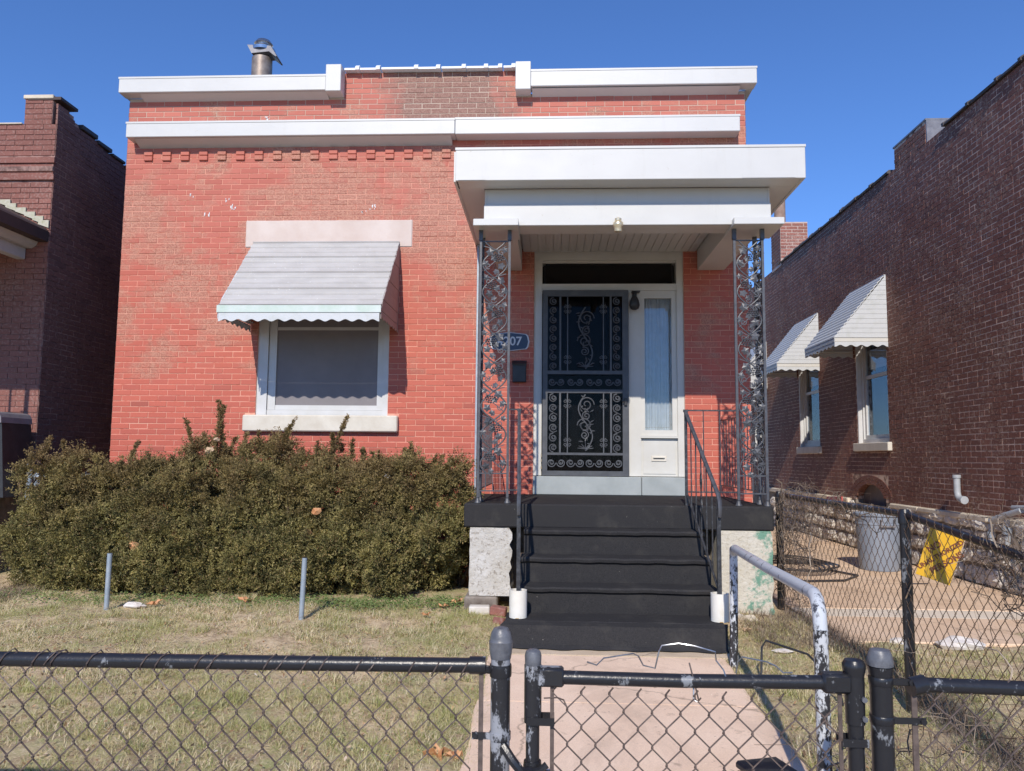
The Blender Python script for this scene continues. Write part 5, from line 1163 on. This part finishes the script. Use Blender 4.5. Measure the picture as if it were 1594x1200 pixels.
def shrub(label, blobs, shoots, seed, dens):
    rng = np.random.default_rng(seed); t = thing('yew_shrub', label, 'shrub', (blobs[0][0], 7.5, .2), 'yew shrubs in front of the house')
    B = np.array(blobs); Ps, As, Bs = [], [], []
    for i, (cx, cy, cz, rx, ry, rz) in enumerate(blobs):
        n = int(dens*(rx*ry+ry*rz+rx*rz)); u_ = unit(rng.normal(size=(n, 3))); u_[:, 1] -= .25; u_ = unit(u_)
        rr = rng.choice([1., .9, .72], size=(n, 1), p=[.68, .22, .10])*rng.uniform(.88, 1.10, (n, 1))
        # lumpy surface: small bumps
        lum = 1+.20*np.sin(u_[:, :1]*7+i)*np.sin(u_[:, 1:2]*7+2*i)*np.sin(u_[:, 2:]*8+i)
        C = np.array([cx, cy, cz])+u_*np.array([rx, ry, rz])*rr*lum
        keep = (C[:, 2] > .20) & (C[:, 1] < 8.33)
        hn = np.sin(C[:, 0]*15+3*np.sin(C[:, 2]*7))*np.sin(C[:, 2]*17+2*np.sin(C[:, 0]*9))+.5*np.sin(C[:, 0]*31+C[:, 1]*17)*np.sin(C[:, 2]*29)
        keep &= (hn > -.30) | (rng.random(len(C)) < .15)
        for j, b in enumerate(blobs):
            if j != i: keep &= (((C-b[:3])/np.array(b[3:]))**2).sum(1) > .62
        C = C[keep]; O = unit(u_[keep]+np.array([0, -.15, .30])); m = len(C); kk = 9
        sz = rng.uniform(.5, 1.35, m)**1.3; D = unit(O[:, None, :]+rng.normal(0, .62, (m, kk, 3))).reshape(-1, 3)
        Lr = (np.repeat(sz, kk)*rng.uniform(.06, .135, m*kk)); C2 = np.repeat(C, kk, 0)+rng.normal(0, .014, (m*kk, 3))
        p, a, b = sprays(C2, D, 11, Lr, .0165, .0048, rng); Ps.append(p); As.append(a); Bs.append(b)
    q = MB(); xa, xb = min(b[0] for b in blobs)-.1, max(b[0] for b in blobs)+.1; shoots = list(shoots)
    for k in range(int(60*(xb-xa)/1.4)):
        x = rng.uniform(xa, xb); z = rng.uniform(.4, 1.22); fy = 7.12+max(0, z-.5)*.40
        if z > .95:
            if rng.random() < .45: shoots.append((x, rng.uniform(7.3, 7.7), z-.15, x+rng.uniform(-.14, .18), rng.uniform(7.25, 7.6), z+rng.uniform(.05, .42)))
        else: shoots.append((x, fy+.12, z, x+rng.uniform(-.12, .12), fy-rng.uniform(.03, .12), z+rng.uniform(.03, .16)))
    for (x, y, z0, x1_, y1_, z1_) in shoots:
        a, b = np.array([x, y, z0]), np.array([x1_, y1_, z1_]); n = int(np.linalg.norm(b-a)*190)
        tt = rng.uniform(0, 1, (n, 1))**.8; bend = np.array([rng.uniform(-.05, .05), rng.uniform(-.03, .03), 0])
        C = a+(b-a)*tt+bend*np.sin(tt*PI); D = unit(unit(b-a)*1.1+rng.normal(0, .55, (n, 3)))
        p, a2, b2 = sprays(C, D, 13, rng.uniform(.04, .10, n)*(1.35-tt[:, 0]*.95), .014, .0042, rng); Ps.append(p); As.append(a2); Bs.append(b2)
        q.tube([tuple(a+(b-a)*k/6+bend*math.sin(PI*k/6)) for k in range(7)], [.010, .009, .008, .006, .005, .004, .002], 5)
    for k in range(26):
        b = blobs[rng.integers(len(blobs))]; q.tube([(b[0]+rng.uniform(-.2, .2), 7.6+rng.uniform(-.1, .1), .15), (b[0]+rng.uniform(-.25, .25), b[1], b[2]-.1), (b[0]+rng.uniform(-.4, .4)*b[3]*2, b[1]+rng.uniform(-.9, .9)*b[4], b[2]+b[5]*rng.uniform(.2, .9))], [.022, .014, .005], 5)
    V, F = quads_from(np.concatenate(Ps), np.concatenate(As), np.concatenate(Bs))
    fast('foliage', V, F, 'yew', t, 'stuff'); obj('branches', q, 'twig', t)
def blobrow(x0, x1, n, seed, zt):
    R = random.Random(seed); out = []
    for i in range(n):
        x = x0+(x1-x0)*(i+.5)/n+R.uniform(-.06, .06); zt_, zt = zt, zt+.10*math.sin(x*6.3+1)
        for (cz, cy, r_) in ((.55, 7.42, .40), (.95, 7.58, .38), (.48, 7.85, .36)):
            out.append((x+R.uniform(-.12, .12), cy+R.uniform(-.08, .08), cz+R.uniform(-.06, .06)+(zt-1.3)*(.9 if cz > .9 else 0), r_*R.uniform(.85, 1.15), r_*R.uniform(.9, 1.15), r_*R.uniform(.85, 1.1)))
        out.append((x+R.uniform(-.15, .15), 7.22+R.uniform(-.05, .06), .55+R.uniform(-.15, .25), .20, .17, .17))
        for k in range(9):
            rr = R.uniform(.08, .19); zz = R.choice((.32, .5, .7, .9, 1.12, 1.22)); out.append((x+R.uniform(-.2, .2), (7.0+max(0, zz-.5)*.42)+R.uniform(-.06, .12), zz+R.uniform(-.08, .08), rr, rr, rr*.9))
        out.append((x+R.uniform(-.2, .2), 7.5+R.uniform(-.15, .2), zt+R.uniform(-.06, .04), R.uniform(.1, .18), .15, R.uniform(.08, .16)))
        zt = zt_
    return out
b1 = blobrow(-4.84, -3.95, 4, 1, 1.06); b2 = blobrow(-3.95, -2.35, 6, 2, 1.20); b3 = blobrow(-2.35, -.98, 5, 3, 1.18)
b1 += [(-4.05, 7.6, 1.12, .16, .18, .18), (-4.4, 7.6, 1.06, .2, .2, .14)]
b2 += [(-3.38, 7.55, 1.36, .20, .2, .24), (-2.90, 7.55, 1.34, .24, .2, .20), (-2.62, 7.5, 1.40, .12, .15, .24), (-3.62, 7.6, 1.22, .16, .18, .15)]
b3 += [(-2.15, 7.55, 1.34, .17, .18, .20), (-1.7, 7.55, 1.24, .18, .18, .16), (-1.36, 7.55, 1.22, .12, .15, .20), (-1.0, 7.6, 1.08, .16, .18, .18)]
b3 = [b for b in b3 if not (b[0] > -1.25 and b[2] < .7 and b[1] < 7.6)]+[(-1.02, 7.6, .85, .24, .3, .34), (-.95, 7.7, .62, .20, .2, .2)]
shrub('leftmost olive brown yew shrub, low and wide, beside the narrow gap between the houses', b1, [(-4.7, 7.6, 1.0, -4.74, 7.6, 1.24), (-4.4, 7.6, 1.05, -4.38, 7.6, 1.32), (-5.1, 7.6, .9, -5.2, 7.6, 1.12), (-4.05, 7.6, 1.1, -4.02, 7.6, 1.45), (-3.96, 7.6, 1.1, -3.85, 7.6, 1.40), (-4.2, 7.6, 1.1, -4.3, 7.6, 1.36)], 1, 1150)
shrub('middle yew shrub, tallest of the hedge, with long upright shoots below the front window', b2, [(-3.45, 7.6, 1.15, -3.62, 7.55, 1.80), (-3.42, 7.6, 1.3, -3.44, 7.55, 1.66), (-3.35, 7.6, 1.2, -3.22, 7.5, 1.93), (-3.28, 7.6, 1.3, -3.30, 7.55, 1.98), (-3.3, 7.6, 1.2, -3.10, 7.55, 1.62), (-3.1, 7.6, 1.1, -3.0, 7.55, 1.66), (-2.95, 7.6, 1.1, -2.72, 7.5, 1.62), (-2.95, 7.6, 1.15, -2.86, 7.5, 1.68), (-2.8, 7.6, 1.1, -2.50, 7.5, 1.80), (-2.7, 7.6, 1.2, -2.58, 7.5, 1.70), (-2.9, 7.6, 1.1, -3.02, 7.5, 1.55), (-3.7, 7.6, 1.1, -3.72, 7.5, 1.42), (-2.5, 7.6, 1.1, -2.42, 7.5, 1.52), (-3.25, 7.5, 1.1, -3.18, 7.45, 1.55), (-2.6, 7.6, 1.1, -2.66, 7.5, 1.50)], 2, 1150)
shrub('right yew shrub of the hedge, next to the porch pier, its foot hollow and shaded', b3, [(-2.25, 7.6, 1.1, -1.98, 7.5, 1.83), (-2.2, 7.6, 1.2, -2.12, 7.5, 1.66), (-2.1, 7.6, 1.2, -1.92, 7.5, 1.60), (-2.3, 7.6, 1.15, -2.26, 7.5, 1.58), (-1.85, 7.6, 1.15, -1.82, 7.5, 1.52), (-1.6, 7.6, 1.1, -1.40, 7.5, 1.52), (-1.7, 7.6, 1.15, -1.66, 7.5, 1.48), (-1.4, 7.6, 1.1, -1.34, 7.5, 1.58), (-1.3, 7.6, 1.1, -1.22, 7.5, 1.42), (-1.2, 7.6, 1.05, -1.08, 7.5, 1.45), (-1.1, 7.6, 1.0, -.93, 7.5, 1.42), (-1.0, 7.6, 1.0, -.84, 7.5, 1.34)], 3, 1150)

def blades(name, regions, mat, hmin, hmax, wid, rng, lay=.8):
    P = []
    for (x0, x1, y0, y1, n, fn) in regions:
        x = rng.uniform(x0, x1, n); y = y0+(y1-y0)*rng.random(n)**1.15; k = fn(x, y)
        P.append(np.stack([x[k], y[k]], 1))
    P = np.concatenate(P); n = len(P); z = np.array([gnoise(a, b) for a, b in P]); a = rng.uniform(0, 2*PI, n); h = rng.uniform(hmin, hmax, n); l = rng.uniform(.2, lay, n)
    base = np.column_stack([P, z-.003]); d = np.stack([np.cos(a)*l, np.sin(a)*l, np.ones(n)*.75], 1)*h[:, None]; sd = np.stack([-np.sin(a), np.cos(a), np.zeros(n)], 1)*wid
    V = np.stack([base-sd, base+sd, base+d], 1).reshape(-1, 3); F = np.arange(n*3).reshape(n, 3)
    return fast(name, V, F, mat, None, 'stuff')
rng = np.random.default_rng(5)
def clump(x, y): return np.sin(x*5.1+2*np.sin(y*3.7))*np.sin(y*6.3+1.5*np.sin(x*4.1)) > rng.uniform(-.95, .95, len(x))
g = blades('grass', [(-5.5, -.37, 3.2, 6.9, 170000, clump), (1.18, 2.15, 2.9, 6.5, 26000, clump), (2.15, 4.6, 3.0, 6.02, 42000, clump), (-.42, -.34, 2.6, 6.4, 2500, lambda x, y: x < 99), (1.15, 1.22, 2.6, 5.6, 2200, lambda x, y: x < 99)], 'grass', .018, .055, .0021, rng, 2.2)
tf = []
rt = np.random.default_rng(77)
for i in range(420):
    x_, y_ = rt.uniform(-5.3, 4.4), rt.uniform(3.3, 6.8)
    if -.45 < x_ < 1.25 or (x_ > 2.15 and y_ > 5.9): continue
    tf.append((x_-.05, x_+.05, y_-.04, y_+.04, int(rt.integers(25, 90)), lambda x, y: x < 99))
tag(blades('grass_tufts', tf, 'grass', .04, .085, .0024, rng, 1.1), 'taller clumps of coarse grass scattered over the lawn', 'grass tufts')
nl = 6500; lx = rt.uniform(-5.3, 4.5, nl); ly = rt.uniform(3.2, 6.9, nl); kl = ~((lx > -.42) & (lx < 1.2)) & ~((lx > 2.1) & (ly > 6.0)); lx, ly = lx[kl], ly[kl]
Cl = np.column_stack([lx, ly, np.array([gnoise(a, b) for a, b in zip(lx, ly)])+rt.uniform(.008, .03, len(lx))]); Al = unit(rt.normal(size=Cl.shape)*np.array([1, 1, .3]))*rt.uniform(.006, .02, (len(lx), 1)); Bl = unit(np.cross(Al, np.array([.1, .2, 1.])))*rt.uniform(.003, .009, (len(lx), 1))
Vl, Fl = quads_from(Cl, Al, Bl); tag(fast('leaf_litter', Vl, Fl, 'litter', None, 'stuff'), 'bits of dead leaf and bark scattered in the lawn', 'leaf litter')
tag(g, 'short dry winter lawn grass around the walk, half straw and half green', 'grass')
tw = blades('long_dry_grass', [(2.06, 2.3, 2.6, 6.7, 5000, lambda x, y: x < 99), (1.5, 2.05, 5.6, 6.6, 1600, lambda x, y: x < 99), (-5.5, -4.6, 6.5, 7.1, 1500, lambda x, y: x < 99), (1.2, 2.1, 2.7, 4.0, 1500, lambda x, y: x < 99)], 'vine', .05, .13, .0018, rng, 1.6)
tag(tw, 'longer dry grass and stems along the foot of the side fence', 'dry grass')
# clover strip in front of the hedge
n = 9000; x = rng.uniform(-5.3, -.72, n); y = 6.72+.20*rng.normal(size=n)*.6+.05*np.sin(x*5); k = (rng.random(n) < .35+.65*np.clip((x+2.9)/1.2, 0, 1)*(.5+.5*np.sin(x*9)**2)) & (y < 7.1) & (y > 6.42)
x, y = x[k], y[k]; n = len(x); C = np.column_stack([x, y, np.array([gz(a, b) for a, b in zip(x, y)])+rng.uniform(.005, .045, n)])
A = rng.normal(size=(n, 3))*np.array([1, 1, .35]); A = unit(A)*rng.uniform(.006, .013, (n, 1)); B_ = np.cross(A, np.array([.2, -.3, 1.]))*.85
V, F = quads_from(C, A, B_); tag(fast('clover', V, F, 'clover', None, 'stuff'), 'green clover and chickweed strip along the foot of the hedge', 'ground cover')
# dry vines
def vines(name, label, starts, seed, parent=None):
    R = np.random.default_rng(seed); q = MB()
    for (p0, spread, n, steps, dirn, box) in starts:
        for i in range(n):
            p = np.array(p0)+R.normal(0, 1, 3)*np.array(spread); d = unit(np.array(dirn)+R.normal(0, .8, 3)); pts = [tuple(p)]
            for k in range(R.integers(*steps)):
                d = unit(d+R.normal(0, .45, 3)+np.array(dirn)*.12); p = p+d*R.uniform(.02, .05)
                p = np.minimum(np.maximum(p, box[0]), box[1]); pts.append((p[0]+R.normal(0, .001), p[1]+R.normal(0, .001), p[2]+R.normal(0, .001)))
            r0 = R.choice((.0012, .002, .003, .0055), p=(.45, .3, .18, .07)); q.tube(pts, [r0*(1-.6*k/len(pts)) for k in range(len(pts))], 3, caps=False)
    return tag(obj(name, q, 'vine', None, kind='stuff', norm=False), label, 'vine')
vines('dry_vine', 'tangle of dry brown vines over the far end of the side fence beside the porch slab',
      [((2.03, 6.6, 1.0), (.05, .22, .14), 170, (8, 20), (0, 0, -.6), ((1.93, 5.9, .12), (2.2, 7.05, 1.26))), ((2.05, 6.75, .55), (.05, .1, .25), 160, (6, 14), (0, 0, -.3), ((1.93, 6.4, .12), (2.2, 7.1, 1.2))), ((2.05, 5.6, 1.14), (.03, .4, .03), 40, (6, 14), (0, -.2, -.2), ((1.97, 4.6, .9), (2.1, 6.6, 1.24)))], 3)
vines('dry_vine', 'tangle of dry grey vines right of the yellow sign on the side fence',
      [((2.08, 3.45, 1.0), (.07, .24, .07), 190, (8, 18), (0, 0, -.1), ((2.0, 2.9, .6), (2.3, 3.92, 1.2))), ((2.1, 3.2, .8), (.08, .2, .12), 60, (6, 14), (0, 0, 0), ((2.0, 2.8, .3), (2.35, 3.7, 1.1)))], 4)
vines('dry_vine', 'long loose dry vine stems in the bottom right corner behind the front fence',
      [((1.5, 2.5, .5), (.22, .05, .15), 34, (8, 26), (.1, 0, .2), ((1.05, 2.42, .1), (2.3, 2.75, .84))), ((1.35, 2.9, .25), (.3, .2, .1), 70, (10, 22), (0, 0, .1), ((1.05, 2.45, .05), (2.2, 3.5, .5)))], 5)
vines('dry_vine', 'dead plant stems clinging to the stone foundation of the right house behind the sign',
      [((4.6, 8.6, .70), (.06, .7, .13), 130, (8, 20), (0, 0, -.1), ((4.45, 7.2, .3), (4.74, 10.2, 1.12))), ((4.6, 10.9, .5), (.08, .8, .2), 50, (8, 18), (0, 0, -.1), ((4.4, 9.4, .12), (4.74, 13, .9))), ((4.5, 13, .6), (.1, .9, .25), 110, (8, 18), (0, 0, -.1), ((4.2, 11.6, .12), (4.74, 15, 1.0)))], 6)

for x, y, z, a, sc, m, lab in ((-3.30, 7.38, 1.50, .3, .05, 'leaf_p', 'pale curled leaf caught in the tallest shoots of the middle yew'), (-3.22, 7.36, 1.60, .3, .035, 'leaf_p', 'small yellowish leaf just above the pale curled leaf in the yew shoots'), (-1.52, 7.25, 1.27, 0, .035, 'paint_drip', 'white scrap of paper on top of the right yew shrub'), (-2.1, 6.98, .95, 0, .06, 'leaf_o', 'reddish brown dead leaf clump in the face of the right yew'), (-3.75, 6.95, .62, 0, .06, 'leaf_o', 'reddish brown dead leaf clump low in the middle yew')):
    R = random.Random(int(abs(x)*100)); q = MB(); V = []
    for i in range(9): th = 2*PI*i/9; rr = sc*R.uniform(.6, 1.1); V.append((x+rr*math.cos(th), y+R.uniform(-.02, .01), z+rr*math.sin(th)*.8))
    V.append((x, y-.025, z)); n = 9; F = [(i, (i+1) % n, n) for i in range(n)]
    V2 = [(p[0], p[1]+.003, p[2]) for p in V]; q.add(V+V2, F+[(j+10, i+10, k+10) for i, j, k in F]+[(i, i+10, (i+1) % n+10, (i+1) % n) for i in range(n)])
    tag(obj('dry_leaf' if m != 'paint_drip' else 'paper_scrap', q, m), lab, 'leaf' if m != 'paint_drip' else 'paper')
